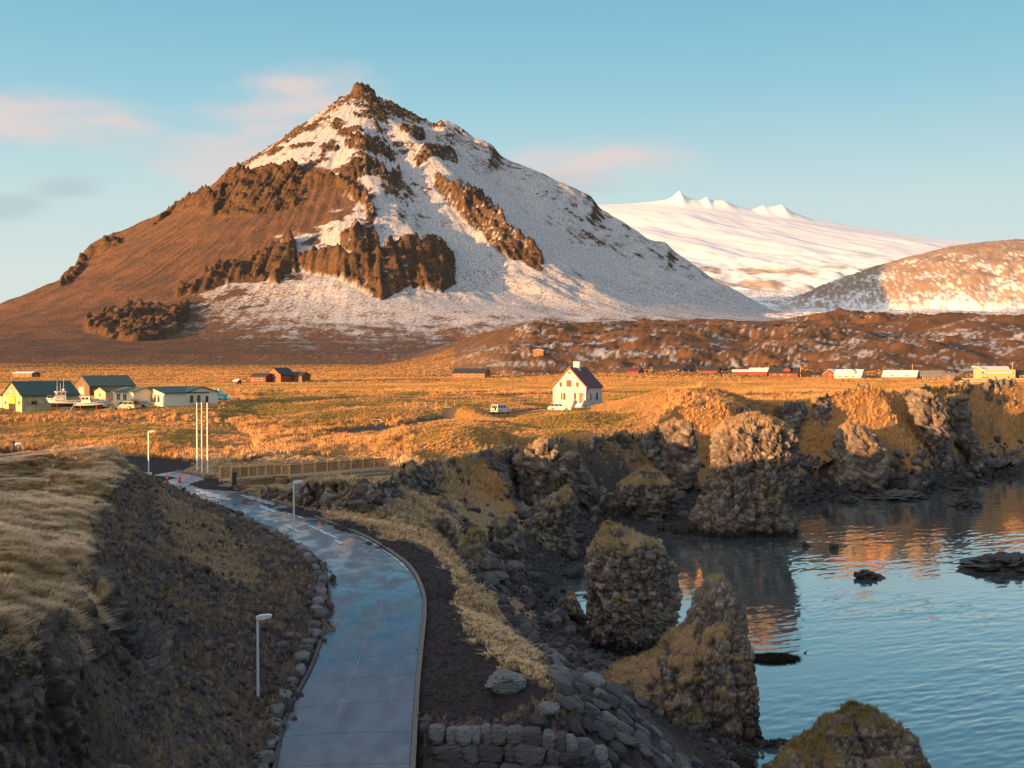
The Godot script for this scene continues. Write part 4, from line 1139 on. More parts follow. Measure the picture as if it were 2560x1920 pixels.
	stack("rock_outcrop", "small pale knob just below the furry grass-topped knob", [[1284, 1098, 1110], [1295, 1085, 1122], [1320, 1078, 1135], [1352, 1075, 1140]], 102, 0.9, 0.14, 0.5, 0.24, 1.0, 0.05, 0.4)
	stack("rock_outcrop", "low jagged rock at the cove waterline left of the blunt stack", [[1485, 1416, 1430], [1497, 1400, 1444], [1520, 1388, 1456], [1550, 1382, 1465], [1582, 1380, 1468]], 97, 0.8, 0.12, 0.5, 0.22, 1.1, -0.1, 0.5)

# ---------- road, kerb, stonework, walkway ----------
func resample(pts: Array[Vector3], n: int) -> Array[Vector3]:
	var len_ := [0.0]
	for i in range(1, pts.size()):
		len_.append(len_[-1] + pts[i].distance_to(pts[i - 1]))
	var o: Array[Vector3] = []
	var i := 0
	for k in n + 1:
		var t: float = len_[-1] * k / n
		while i < pts.size() - 2 and len_[i + 1] < t:
			i += 1
		var f: float = clampf((t - len_[i]) / maxf(0.001, len_[i + 1] - len_[i]), 0, 1)
		o.append(pts[i].cubic_interpolate(pts[i + 1], pts[maxi(0, i - 1)], pts[mini(pts.size() - 1, i + 2)], f))
	return o

func build_road() -> void:
	var n := 132
	var l := resample(road_l, n); var r := resample(road_r, n)
	var wet := mat(Color(0.060, 0.090, 0.150), 1.0, 0.0, 0.7)
	wet.uv1_offset = Vector3(0.1, 0, 0.33)
	wet.uv1_triplanar = true; wet.uv1_world_triplanar = true; wet.uv1_scale = Vector3(0.09, 0.09, 0.05)
	wet.albedo_texture = tex(0.02, 0.55, 1.0, 6, FastNoiseLite.TYPE_SIMPLEX_SMOOTH, 512, false, 8.0, 31)
	var patchy := tex(0.011, 0.0, 1.0, 5, FastNoiseLite.TYPE_SIMPLEX_SMOOTH, 512, false, 8.0, 33)
	var ramp := Gradient.new()
	ramp.set_color(0, Color(0.07, 0.07, 0.07)); ramp.set_color(1, Color(0.5, 0.5, 0.5))
	ramp.add_point(0.36, Color(0.12, 0.12, 0.12)); ramp.add_point(0.54, Color(0.34, 0.34, 0.34))
	patchy.color_ramp = ramp
	wet.roughness_texture = patchy
	wet.normal_enabled = true; wet.normal_texture = tex(0.05, 0, 1, 4, FastNoiseLite.TYPE_SIMPLEX_SMOOTH, 256, true, 2.0, 35); wet.normal_scale = 0.12
	M.wet = wet
	var road := Node3D.new(); named(road, "road"); tag(road, "", "", "", "structure")
	for k in range(0, n, 4):
		var v := PackedVector3Array()
		for j in 5:
			var f := 0.006 if j == 0 else (3.994 / 4.0 if j == 4 else j / 4.0)
			var q: float = k + f * 4.0
			var i := mini(int(q), n - 1)
			var a := l[i].lerp(l[i + 1], q - i); var b := r[i].lerp(r[i + 1], q - i)
			for x in 9:
				var w := x / 8.0
				var p := a.lerp(b, w)
				p.y += 0.05 * (1.0 - pow(absf(w - 0.5) * 2.0, 2.0)) + 0.008 * ns.get_noise_2d(p.x * 0.8, p.z * 0.8)
				v.append(p)
		put("slab", grid_mesh(v, PackedColorArray(), 9, 5), wet, road)
	var bed := PackedVector3Array()   # dark joint filling under the slabs
	for i in n + 1:
		for w in [0.0, 0.5, 1.0]:
			bed.append(l[i].lerp(r[i], w) - Vector3(0, 0.025, 0))
	put("joint_filling", grid_mesh(bed, PackedColorArray(), 3, n + 1), mat(Color(0.035, 0.037, 0.042), 0.9), road)
	# kerb of concrete lengths along the right edge, a low one at the foot of the left stones
	var stone := mat(Color(0.25, 0.215, 0.19), 0.85)
	stone.uv1_triplanar = true; stone.uv1_world_triplanar = true; stone.uv1_scale = Vector3.ONE * 0.8; stone.albedo_texture = M.stone.albedo_texture
	var kerb := Node3D.new(); named(kerb, "kerb"); tag(kerb, "", "", "", "structure")
	for k in range(0, n - 1, 2):
		var s := st_new()
		for i in [k, k + 1]:
			var a := r[i]; var b := r[i + 1]
			if i == k: a = a.lerp(b, 0.015)
			else: b = a.lerp(b, 0.985)
			var oa := (r[i] - l[i]).normalized(); var ob := (r[i + 1] - l[i + 1]).normalized()
			var up := Vector3(0, 0.13, 0); var dn := Vector3(0, -0.2, 0)
			var a1 := a + oa * 0.03; var a2 := a + oa * 0.24; var b1 := b + ob * 0.03; var b2 := b + ob * 0.24
			quad(s, a1 + up, a2 + up, b2 + up, b1 + up)
			quad(s, a + dn, a1 + up, b1 + up, b + dn)
			quad(s, a2 + up, a2 + dn, b2 + dn, b2 + up)
			if i == k: quad(s, a + dn, a2 + dn, a2 + up, a1 + up)
			else: quad(s, b2 + dn, b + dn, b1 + up, b2 + up)
		put("kerb_length", done(s), stone, kerb)
	var gut := mat(Color(0.06, 0.052, 0.052), 0.8)
	var s2 := st_new()
	for i in range(0, 88):
		var oa := (l[i] - r[i]).normalized(); var ob := (l[i + 1] - r[i + 1]).normalized()
		var up := Vector3(0, 0.10, 0)
		quad(s2, l[i] + oa * 0.16 + up, l[i] + up, l[i + 1] + up, l[i + 1] + ob * 0.16 + up)
		quad(s2, l[i] + up, l[i] - up, l[i + 1] - up, l[i + 1] + up)
		quad(s2, l[i] + oa * 0.16 - up, l[i] + oa * 0.16 + up, l[i + 1] + ob * 0.16 + up, l[i + 1] + ob * 0.16 - up)
	put("low_kerb", done(s2), gut, kerb)
	# frozen puddles and worn paint, thin sheets on the slabs
	var ice := mat(Color(0.34, 0.39, 0.46), 0.22, 0.0, 0.8)
	var paint := mat(Color(0.20, 0.22, 0.26), 0.5)
	for f in [[52.0, 0.965, 5.0, 0.02], [60.5, 0.965, 5.0, 0.022], [63.5, 0.55, 1.3, 0.05], [70.0, 0.62, 5.0, 0.05], [74.0, 0.30, 3.5, 0.04], [83.0, 0.80, 4.5, 0.09], [88.0, 0.55, 3.0, 0.07], [96.0, 0.8, 6.0, 0.12], [105.0, 0.35, 7.0, 0.12]]:
		film(road, l, r, f[0], f[1], f[2], f[3], ice, "ice_film", 0.022)
	for f in [[20.0, 0.42, 9.0, 0.0028], [37.0, 0.55, 8.0, 0.0028], [108.0, 0.5, 3.0, 0.012], [118.0, 0.72, 3.0, 0.012], [98.0, 0.93, 4.0, 0.012], [112.0, 0.94, 4.0, 0.012]]:
		film(road, l, r, f[0], f[1], f[2], f[3], paint, "worn_line", 0.019)

func film(road: Node3D, l: Array[Vector3], r: Array[Vector3], st: float, across: float, half: float, wide: float, m: Material, called: String, lift: float) -> void:
	var v := PackedVector3Array()
	var steps_ := 26
	for j in steps_ + 1:
		var t := j / float(steps_) * 2.0 - 1.0
		var q := clampf(st + t * half, 0.0, 130.9)
		var i := int(q)
		var a := l[i].lerp(l[i + 1], q - i); var b := r[i].lerp(r[i + 1], q - i)
		var w := wide * sqrt(maxf(0.0, 1.0 - t * t)) * (0.8 + 0.7 * ns.get_noise_2d(q * 1.1, across * 30.0)) + 0.0008
		var c := across + 0.35 * wide * ns.get_noise_2d(q * 0.9 + 40.0, 3.0) + (0.02 * t if wide < 0.006 else 0.0)
		for x in 5:
			var u := minf(0.992, c + w * (x / 2.0 - 1.0) * (1.0 + 0.35 * ns.get_noise_2d(q * 2.0, x * 9.0)))
			var p := a.lerp(b, u)
			p.y += 0.05 * (1.0 - pow(absf(u - 0.5) * 2.0, 2.0)) + lift
			v.append(p)
	put(called, grid_mesh(v, PackedColorArray(), 5, steps_ + 1), m, road)

func stone_mats(base: Color, n := 4) -> Array:
	var o := []
	for i in n:
		var m: StandardMaterial3D = M.stone.duplicate()
		m.albedo_color = (base * (0.6 + 0.24 * i)).linear_to_srgb()
		o.append(m)
	return o

func lay(parent: Node3D, called: String, p: Vector3, size: Vector3, yaw: float, tilt: Vector3, mats: Array, squared := true) -> MeshInstance3D:
	var kinds_ := block_meshes if squared else stone_meshes
	return put(called, kinds_[rng.randi() % kinds_.size()], mats[rng.randi() % mats.size()], parent, p, Vector3(tilt.x, yaw, tilt.z), size)

func build_stonework() -> void:
	rng.seed = 101
	var grey := stone_mats(Color(0.20, 0.20, 0.215))
	# stones that edge the road on its left
	var row := thing("stone_edging", "row of grey boulders edging the left side of the road", "stone edging", Vector3.ZERO)
	var l := resample(road_l, 260); var r := resample(road_r, 260)
	var i := 8
	while i < 172:
		var step := rng.randi_range(3, 6) if i < 150 else rng.randi_range(5, 10)
		var a := l[i]; var b := l[mini(i + step, 260)]
		var out := (l[i] - r[i]).normalized()
		var long := a.distance_to(b) * 0.56
		var dir := (b - a).normalized()
		var p := a.lerp(b, 0.5) + out * rng.randf_range(0.42, 0.75)
		var q := rng.randf_range(0.75, 1.1)
		lay(row, "stone", p + Vector3(0, 0.18 * q, 0), Vector3(rng.randf_range(0.32, 0.46) * q, rng.randf_range(0.26, 0.42) * q, clampf(long, 0.3, 0.6)), atan2(dir.x, dir.z) + rng.randf_range(-0.25, 0.25), Vector3(rng.randf_range(-0.2, 0.2), 0, rng.randf_range(-0.2, 0.2)), grey)
		if rng.randf() < 0.4:
			var p2 := p + out * rng.randf_range(0.6, 0.9)
			lay(row, "stone", Vector3(p2.x, gh(p2.x, -p2.z) + 0.12, p2.z), Vector3.ONE * rng.randf_range(0.22, 0.4), rng.randf() * TAU, Vector3.ZERO, grey)
		i += step
	# rough wall and paved bank of boulders at the bottom of the picture
	var wall := thing("stone_retaining_wall", "rough dark boulder wall holding up the cinder terrace beside the road", "stone wall", Vector3.ZERO)
	var dark := stone_mats(Color(0.125, 0.125, 0.14)); var cap := stone_mats(Color(0.20, 0.205, 0.225))
	var top: Array[Vector3] = [on(1052, 1812, 6.35), on(1140, 1816, 6.35), on(1230, 1818, 6.35), on(1320, 1822, 6.3), on(1400, 1834, 6.1), on(1450, 1850, 5.7), on(1500, 1872, 5.2)]
	var foot: Array[Vector3] = [on(1052, 1815, 6.35) + Vector3(0, -4.2, 0.75)]
	for k in range(1, top.size()):
		foot.append(top[k] + Vector3(0.12 * k, -4.2 + 0.1 * k, 0.85))
	var tl := resample(top, 60); var fl := resample(foot, 60)
	var course := 0
	var v := 0.0
	while v < 0.92:
		var hgt := rng.randf_range(0.13, 0.19)
		var u := rng.randf_range(0.0, 2.0)
		while u < 59.0:
			var du := rng.randf_range(4.0, 8.5) * (0.7 if course == 0 else 1.0)
			var k := clampi(int(u + du / 2), 0, 60)
			var p := tl[k].lerp(fl[k], v + hgt * 0.5)
			var w := tl[clampi(int(u), 0, 60)].distance_to(tl[clampi(int(u + du), 0, 60)]) * 0.55
			var fwd := Vector3(tl[mini(k + 1, 60)].z - tl[maxi(k - 1, 0)].z, 0, -(tl[mini(k + 1, 60)].x - tl[maxi(k - 1, 0)].x))
			lay(wall, "stone", p + Vector3(0, rng.randf_range(-0.06, 0.06), rng.randf_range(-0.1, 0.1)), Vector3(w * rng.randf_range(1.05, 1.2), hgt * 4.2 * 0.66, 0.46), atan2(-fwd.x, -fwd.z) + rng.randf_range(-0.12, 0.12), Vector3(rng.randf_range(-0.2, 0.2), 0, rng.randf_range(-0.14, 0.14)), cap if course == 0 else dark)
			u += du
		v += hgt; course += 1
	var poly := polygon([[1390, 1738, 6.5], [1375, 1700, 6.9], [1330, 1668, 7.1], [1400, 1640, 5.8], [1470, 1685, 6.3], [1560, 1765, 4.8], [1680, 1850, 3.2], [1800, 1925, 1.3], [1790, 1990, 0.8], [1640, 2000, 2.8], [1520, 1925, 4.6], [1420, 1850, 6.0], [1330, 1812, 6.35], [1400, 1790, 6.5]], 5.0)
	var spots: Array[Vector2] = []
	var lo := Vector2(1e9, 1e9); var hi := -lo
	for q in poly:
		lo = lo.min(q); hi = hi.max(q)
	for t in 3000:
		var c := Vector2(rng.randf_range(lo.x, hi.x), rng.randf_range(lo.y, hi.y))
		if not Geometry2D.is_point_in_polygon(c, poly):
			continue
		var ok := true
		for s in spots:
			if s.distance_squared_to(c) < 0.42:
				ok = false; break
		if not ok:
			continue
		spots.append(c)
		var e := gh(c.x, c.y)
		var gx := gh(c.x + 0.5, c.y) - gh(c.x - 0.5, c.y); var gz := gh(c.x, c.y - 0.5) - gh(c.x, c.y + 0.5)
		lay(wall, "stone", Vector3(c.x, e + 0.04, -c.y), Vector3(rng.randf_range(0.40, 0.62), rng.randf_range(0.24, 0.36), rng.randf_range(0.34, 0.50)), rng.randf_range(-0.5, 0.5), Vector3(clampf(gz, -0.7, 0.7), 0, clampf(gx, -0.7, 0.7)), cap if rng.randf() < 0.55 else dark)
	# single boulders
	var pale := stone_mats(Color(0.42, 0.44, 0.46), 1)
	var b := make_stone(301, 0.58, 4, 20, 0.12)
	var big := put("boulder", b, pale[0], self, on(1258, 1722, 7.1) + Vector3(0, 0.30, 0), Vector3(0, 0.3, 0), Vector3(0.98, 0.86, 0.72))
	tag(big, "big pale flat-topped boulder alone on the cinder terrace", "boulder")
	var tan_ := stone_mats(Color(0.33, 0.26, 0.20), 1)
	for q in [[684, 1412, 9.3, 0.30, "tan boulder on the dark slope near the middle street lamp"], [577, 1658, 8.1, 0.27, "grey-brown boulder on the dark slope left of the nearest street lamp"]]:
		var o := put("boulder", stone_meshes[2], tan_[0], self, Vector3.ZERO, Vector3(0, 1.0, 0), Vector3.ONE * q[3])
		var g := on(q[0], q[1], q[2])
		o.position = Vector3(g.x, gh(g.x, -g.z) + q[3] * 0.4, g.z)
		tag(o, q[4], "boulder")
	# rocks awash
	var weed := mat(Color(0.022, 0.020, 0.019), 0.55)
	weed.normal_enabled = true; weed.uv1_triplanar = true; weed.uv1_scale = Vector3.ONE * 0.8; weed.normal_texture = M.rock.normal_texture
	for q in [[2422, 1268, 84, 30, "dome-shaped dark rock awash off the boulder shore"], [2016, 1367, 26, 15, "small wet rock beside the foot of the tallest stack"], [2087, 1374, 30, 22, "rounded wet rock out from the foot of the tallest stack"], [2173, 1446, 92, 26, "flat jagged reef rock in the middle of the bay"], [2530, 1428, 250, 46, "long dark reef running out of the right edge of the picture"], [2130, 1258, 70, 18, "low dark reef before the pyramid rock"], [2405, 1226, 52, 10, "thin dark reef nearest the right cliffs"], [2455, 1210, 32, 14, "little round rock under the right cliffs"], [2250, 1248, 190, 20, "broad weedy reef along the boulder shore"], [1934, 1868, 38, 30, "black round rock at the foot of the pointed stack"], [2040, 1900, 60, 30, "weedy rocks beside the grass-capped stack"]]:
		var g := on(q[0], q[1], 0.0)
		var w: float = q[2] / F * -g.z * 0.5
		var o := put("shore_rock", make_stone(400 + int(q[0]), 0.9, 12, 22, 0.35), weed, self, g + Vector3(0, -0.05, -w * 0.3), Vector3(0, rng.randf() * 0.4, 0), Vector3(w, q[3] / F * -g.z * 0.95, w * 0.75))
		tag(o, q[4], "rock", "dark rocks awash in the bay")

# ---------- wooden walkway ----------
func build_deck() -> void:
	var wood := mat(Color(0.56, 0.33, 0.15), 0.8); M.slat = mat(Color(0.30, 0.165, 0.075), 0.85); var pale := mat(Color(0.42, 0.35, 0.29), 0.85); var dark := mat(Color(0.30, 0.18, 0.10), 0.85)  # rails and posts paler, slats darker: sunlight on the rails put into colour
	var e := 10.95
	var f0 := on(578, 1199, e); var f1 := on(686, 1190, e); var f2 := on(724, 1190, e); var f3 := on(964, 1170, e)
	var b0 := on(550, 1168, e + 1.1) - Vector3(0, 1.1, 0); var b3 := on(936, 1143, e + 1.1) - Vector3(0, 1.1, 0)
	var o := thing("wooden_walkway", "brown timber viewing walkway with slatted railings on both sides", "walkway", Vector3.ZERO)
	var s := st_new()
	var side := (f0 - b0).normalized()
	for q in [[b0, f0, f3, b3]]:
		quad(s, q[0], q[1], q[2], q[3])
	quad(s, f0, f1, f2, f3)
	for q in [[f0, f1], [f1, f2], [f2, f3], [f3, b3], [b3, b0], [b0, f0]]:
		quad(s, q[0] - Vector3(0, 0.14, 0), q[1] - Vector3(0, 0.14, 0), q[1], q[0])
	put("deck", done(s), pale, o)
	rail(o, [f0, f1], 5, wood, true); rail(o, [f1, f2], 2, wood, true); rail(o, [f2, f3], 8, wood, true); rail(o, [f3, b3], 1, wood, true); rail(o, [b0, b3], 10, wood, false)
	for p in [b0, b3]:
		var es := st_new(); box(es, p + Vector3(-0.08, -0.25, -0.08), p + Vector3(0.08, 1.2, 0.08)); put("post", done(es), wood, o)
	# boarded plinth
	for i in 2:
		var st := st_new()
		bar(st, f0 - Vector3(0, 0.32 + 0.24 * i, 0), f1 - Vector3(0, 0.32 + 0.24 * i, 0), 0.06, 0.2)
		put("plinth_board", done(st), dark, o)
	for i in 5:
		var st := st_new()
		var a := f2.lerp(f3, 0.45 if i > 1 else 0.05)
		bar(st, a - Vector3(0, 0.26 + 0.19 * i, 0), f3 - Vector3(0, 0.26 + 0.19 * i, 0), 0.06, 0.15)
		put("plinth_board", done(st), pale if i % 2 else dark, o)
	var bs := st_new()
	bar(bs, f3 - Vector3(0, 1.2, 0.05), f3 - Vector3(0, 0, 0.05), 0.12)
	put("support_post", done(bs), dark, o)
	bs = st_new(); bar(bs, f2.lerp(f3, 0.5) - Vector3(0, 1.2, 0.05), f2.lerp(f3, 0.5) - Vector3(0, 0, 0.05), 0.12)
	put("support_post", done(bs), dark, o)
	# a framed opening and a board on the back rail
	var bf := b0.lerp(b3, 0.71); var bg := b0.lerp(b3, 0.81)
	var fs := st_new()
	bar(fs, bf, bf + Vector3(0, 1.25, 0), 0.12); bar(fs, bg, bg + Vector3(0, 1.25, 0), 0.12); bar(fs, bf + Vector3(0, 1.25, 0), bg + Vector3(0, 1.25, 0), 0.12)
	put("opening_frame", done(fs), wood, o)
	var bn := st_new()
	bar(bn, b0.lerp(b3, 0.80) + Vector3(0, 0.78, 0.25), b0.lerp(b3, 0.87) + Vector3(0, 0.78, 0.25), 0.05, 0.5)
	put("back_board", done(bn), wood, o)
	# litter bin by the entrance
	var bin := thing("litter_bin", "dark litter bin on the front corner of the walkway entrance", "bin", f0 + Vector3(0.35, 0, 0.28))
	var t := st_new()
	tube(t, Vector3(0, -0.5, 0), Vector3(0, 0.72, 0), 0.2, 0.22, 14)
	put("body", done(t), mat(Color(0.02, 0.025, 0.022), 0.6), bin)
	t = st_new()
	tube(t, Vector3(0, 0.72, 0), Vector3(0, 0.80, 0), 0.24, 0.2, 14)
	put("lid", done(t), mat(Color(0.05, 0.055, 0.05), 0.5), bin)

func rail(o: Node3D, ends: Array, n: int, m: Material, front: bool) -> void:
	var a: Vector3 = ends[0]; var b: Vector3 = ends[1]
	for i in range(0 if front and n == 5 else 1, n + 1 if front and n != 1 else n):
		var p := a.lerp(b, i / float(n))
		var s := st_new()
		box(s, p + Vector3(-0.08, -0.25, -0.08), p + Vector3(0.08, 1.2, 0.08))
		put("post", done(s), m, o)
	for h in [1.1, 0.16]:
		var s := st_new()
		bar(s, a + Vector3(0, h, 0), b + Vector3(0, h, 0), 0.16 if h > 1.0 else 0.06, 0.08)
		put("rail", done(s), m, o)
	var s := st_new()
	var k := int(a.distance_to(b) / 0.135)
	for i in k:
		var p := a.lerp(b, (i + 0.5) / k)
		box(s, p + Vector3(-0.034, 0.10, -0.02), p + Vector3(0.034, 1.08, 0.02))
	tag(put("balusters", done(s), M.slat, o), "", "", "", "stuff")

# ---------- buildings ----------
func face(w: float, l: float, which: String) -> Transform3D:
	match which:
		"f": return Transform3D(Basis(), Vector3(-w / 2, 0, l / 2))
		"b": return Transform3D(Basis(Vector3.UP, PI), Vector3(w / 2, 0, -l / 2))
		"r": return Transform3D(Basis(Vector3.UP, PI / 2), Vector3(w / 2, 0, l / 2))
	return Transform3D(Basis(Vector3.UP, -PI / 2), Vector3(-w / 2, 0, -l / 2))

func gable_house(called: String, label: String, where: Vector3, yaw: float, w: float, l: float, he: float, hr: float, wall: Material, roof: Material, group := "", over := 0.3, category := "house") -> Node3D:
	var o := thing(called, label, category, where, yaw, group)
	house_body(o, w, l, he, hr, wall, roof, over)
	return o

func house_body(o: Node3D, w: float, l: float, he: float, hr: float, wall: Material, roof: Material, over: float, shift := Transform3D()) -> void:
	var s := st_new()
	prism(s, PackedVector2Array([Vector2(-w / 2, -1.2), Vector2(w / 2, -1.2), Vector2(w / 2, he), Vector2(0, he + hr), Vector2(-w / 2, he)]), -l / 2, l / 2, shift)
	put("wall", done(s), wall, o)
	var k := hr / (w / 2); var t := 0.14 * sqrt(1.0 + k * k)
	s = st_new()
	prism(s, PackedVector2Array([Vector2(-w / 2 - over, he - over * k + 0.01), Vector2(0, he + hr + 0.01), Vector2(w / 2 + over, he - over * k + 0.01), Vector2(w / 2 + over, he - over * k + t), Vector2(0, he + hr + t), Vector2(-w / 2 - over, he - over * k + t)]), -l / 2 - over, l / 2 + over, shift)
	put("roof", done(s), roof, o)

func window(o: Node3D, fc: Transform3D, u: float, v: float, w: float, h: float, frame: Material, pane: Material, bars := 1, cross := 0.0, called := "window") -> Node3D:
	var s := st_new()
	var t := clampf(w * 0.09, 0.05, 0.1)
	var z := 0.05
	box(s, Vector3(u - w / 2, v, 0), Vector3(u + w / 2, v + t, z), fc); box(s, Vector3(u - w / 2, v + h - t, 0), Vector3(u + w / 2, v + h, z), fc)
	box(s, Vector3(u - w / 2, v + t, 0), Vector3(u - w / 2 + t, v + h - t, z), fc); box(s, Vector3(u + w / 2 - t, v + t, 0), Vector3(u + w / 2, v + h - t, z), fc)
	for i in bars:
		var x := u - w / 2 + w * (i + 1) / (bars + 1)
		box(s, Vector3(x - t * 0.4, v + t, 0), Vector3(x + t * 0.4, v + h - t, z * 0.9), fc)
	if cross > 0.0:
		box(s, Vector3(u - w / 2 + t, v + h * cross - t * 0.4, 0), Vector3(u + w / 2 - t, v + h * cross + t * 0.4, z * 0.8), fc)
	var f := put(called, done(s), frame, o)
	s = st_new()
	box(s, Vector3(u - w / 2 + t, v + t, -0.05), Vector3(u + w / 2 - t, v + h - t, 0.02), fc)
	put("pane", done(s), pane, f)
	return f

func slab_on(o: Node3D, called: String, fc: Transform3D, lo: Vector2, hi: Vector2, z0: float, z1: float, m: Material) -> MeshInstance3D:
	var s := st_new()
	box(s, Vector3(lo.x, lo.y, z0), Vector3(hi.x, hi.y, z1), fc)
	return put(called, done(s), m, o)

func ground_at(px: float, d: float) -> Vector3:
	var x := (px - 1280.0) / F * d
	return Vector3(x, gh(x, d), -d)

func build_houses() -> void:
	rng.seed = 55
	var white := mat(Color(0.78, 0.77, 0.74), 0.8); var cream := mat(Color(0.66, 0.60, 0.36), 0.8)
	var grime := tex(0.012, 0.62, 1.0, 5, FastNoiseLite.TYPE_SIMPLEX_SMOOTH, 256, false, 8.0, 61)
	for m in [white, cream]:
		worldly(m, grime, null, 0.2)
	var glass := mat(Color(0.03, 0.032, 0.035), 0.06, 0.0, 0.7); var amber := mat(Color(0.10, 0.06, 0.03), 0.06, 0.0, 0.7)
	var maroon := mat(Color(0.075, 0.018, 0.030), 0.7); var green := mat(Color(0.012, 0.050, 0.042), 0.6); var oldgreen := worldly(mat(Color(0.11, 0.15, 0.125), 0.7), grime, null, 0.3)
	var brown := mat(Color(0.15, 0.075, 0.03), 0.7); var red := mat(Color(0.15, 0.030, 0.020), 0.75); var black := mat(Color(0.025, 0.024, 0.026), 0.7)
	var orange := mat(Color(0.27, 0.095, 0.035), 0.75); var pale := mat(Color(0.55, 0.57, 0.60), 0.5); var grey := mat(Color(0.14, 0.14, 0.14), 0.7); var beige := mat(Color(0.50, 0.36, 0.20), 0.8)
	M.glass = glass; M.white = white; M.black = black; M.pale = pale; M.red = red; M.brown = brown; M.orange = orange
	# --- the white house
	var hd := 230.5
	var hp := at(1436, 1027, hd); hp.y = 12.45
	var w := 7.2; var l := 8.8
	var o := gable_house("white_house", "white gabled house with maroon roof alone in the meadow by the cove", hp + Vector3(0.9, 0, -4.2), -0.44, w, l, 4.55, 3.75, white, maroon, "", 0.22)
	var roof: Node3D = o.get_node("roof")
	var s := st_new()
	box(s, Vector3(-0.55, 6.6, 0.2), Vector3(0.75, 9.5, 1.0)); box(s, Vector3(-0.62, 9.5, 0.13), Vector3(0.82, 9.62, 1.07))
	put("chimney", done(s), white, roof)
	var f := face(w, l, "f"); var r := face(w, l, "r")
	window(o, f, 3.50, 4.62, 1.05, 1.34, brown, amber, 1, 0.68)
	window(o, f, 1.72, 4.58, 0.52, 0.92, brown, amber, 0, 0.45); window(o, f, 5.28, 4.62, 0.52, 0.92, brown, amber, 0, 0.45)
	window(o, f, 2.28, 2.02, 1.0, 1.34, brown, amber, 1, 0.7); window(o, f, 4.78, 2.05, 0.5, 1.34, brown, amber, 0, 0.7)
	var dia := window(o, f * Transform3D(Basis(Vector3.BACK, PI / 4), Vector3(3.6, 7.42, 0)), 0.0, -0.22, 0.44, 0.44, brown, amber, 1, 0.5, "attic_window")
	var door := slab_on(o, "door", f, Vector2(5.72, 1.42), Vector2(6.56, 3.42), -0.02, 0.05, mat(Color(0.30, 0.06, 0.025), 0.6))
	slab_on(door, "handle", f, Vector2(6.42, 2.35), Vector2(6.5, 2.43), 0.05, 0.12, mat(Color(0.5, 0.45, 0.3), 0.3, 1.0))
	slab_on(o, "house_lamp", f, Vector2(5.2, 3.2), Vector2(5.5, 3.3), 0.0, 0.15, black)
	window(o, r, 2.35, 1.95, 0.55, 1.35, brown, glass, 0, 0.7); window(o, r, 5.9, 1.95, 1.0, 1.35, brown, glass, 1, 0.7)
	window(o, r, 2.35, 0.35, 0.5, 0.5, black, glass, 0, 0.0, "cellar_window"); window(o, r, 5.9, 0.35, 0.95, 0.5, black, glass, 0, 0.0, "cellar_window")
	var st := st_new()   # outside stair with stepped cheeks
	for x in [4.75, 6.85]:
		prism(st, PackedVector2Array([Vector2(-0.1, -0.6), Vector2(2.1, -0.6), Vector2(2.1, 0.5), Vector2(0.6, 2.0), Vector2(-0.1, 2.0)]), -0.09, 0.09, f * Transform3D(Basis(Vector3.UP, -PI / 2), Vector3(x, 0, 0.1)))
	put("stair_cheeks", done(st), white, o)
	for i in 6:
		slab_on(o, "step", f, Vector2(4.85, -0.5), Vector2(6.75, 1.35 - 0.22 * i), 0.05 + 0.3 * i, 0.35 + 0.3 * i, pale)
	st = st_new()
	tube(st, f * Vector3(7.12, 0, 0.08), f * Vector3(7.12, 4.4, 0.08), 0.05, 0.05, 8)
	put("downpipe", done(st), white, o)
	for sx in [-1, 1]:   # barge boards
		st = st_new()
		bar(st, Vector3(sx * (w / 2 + 0.2), 4.43, l / 2 + 0.24), Vector3(0, 8.44, l / 2 + 0.24), 0.05, 0.2)
		put("barge_board", done(st), mat(Color(0.25, 0.05, 0.035), 0.6), o)
	# --- yellow garage
	var gp := ground_at(66, 206); gp.y = 13.35
	o = gable_house("boat_garage", "yellow boat garage with dark green roof and open door", gp + Vector3(1.2, 0, -3.4), -0.72, 7.2, 10.6, 2.75, 2.35, cream, green, "", 0.25, "garage")
	f = face(7.2, 10.6, "f"); r = face(7.2, 10.6, "r")
	slab_on(o, "doorway_shade", f, Vector2(2.2, 0.0), Vector2(4.9, 2.6), -0.3, 0.012, black)  # black panel on the solid wall paints the dark of the doorway
	slab_on(o, "roller_door", f, Vector2(2.3, 1.3), Vector2(4.8, 2.55), 0.012, 0.06, mat(Color(0.36, 0.34, 0.03), 0.6))
	window(o, f, 1.05, 1.1, 0.6, 0.6, white, glass, 0); window(o, f, 6.1, 1.25, 0.55, 0.55, white, glass, 0); window(o, f, 3.4, 3.7, 0.8, 0.55, white, glass, 1)
	window(o, r, 2.2, 1.1, 1.1, 0.75, grey, glass, 1); window(o, r, 5.4, 1.1, 1.1, 0.75, grey, glass, 1)
	for i in 24:   # upright cladding boards in the gable
		var x := 0.3 + 6.6 * i / 23.0
		var top := 2.75 + 2.35 * (1.0 - absf(x - 3.6) / 3.6) - 0.12
		if top > 2.95:
			slab_on(o, "cladding_batten", f, Vector2(x - 0.04, 2.8), Vector2(x + 0.04, top), 0.0, 0.035, cream)
	o = gable_house("lean_to", "low yellow lean-to on the left of the boat garage", gp + Vector3(1.2, 0, -3.4) + Vector3(-0.752 * 5.6 - 0.66 * 2.6, 0, -0.659 * 5.6 + 0.75 * 2.6), -0.72, 4.0, 5.0, 2.3, 0.35, cream, green, "", 0.1, "shed")
	slab_on(o, "door", face(4.2, 5.0, "f"), Vector2(2.4, 0), Vector2(3.3, 1.9), 0.0, 0.05, mat(Color(0.6, 0.5, 0.35), 0.7))
	# --- bungalow with crossing gables
	var bp := ground_at(424, 219); bp.y = 13.45
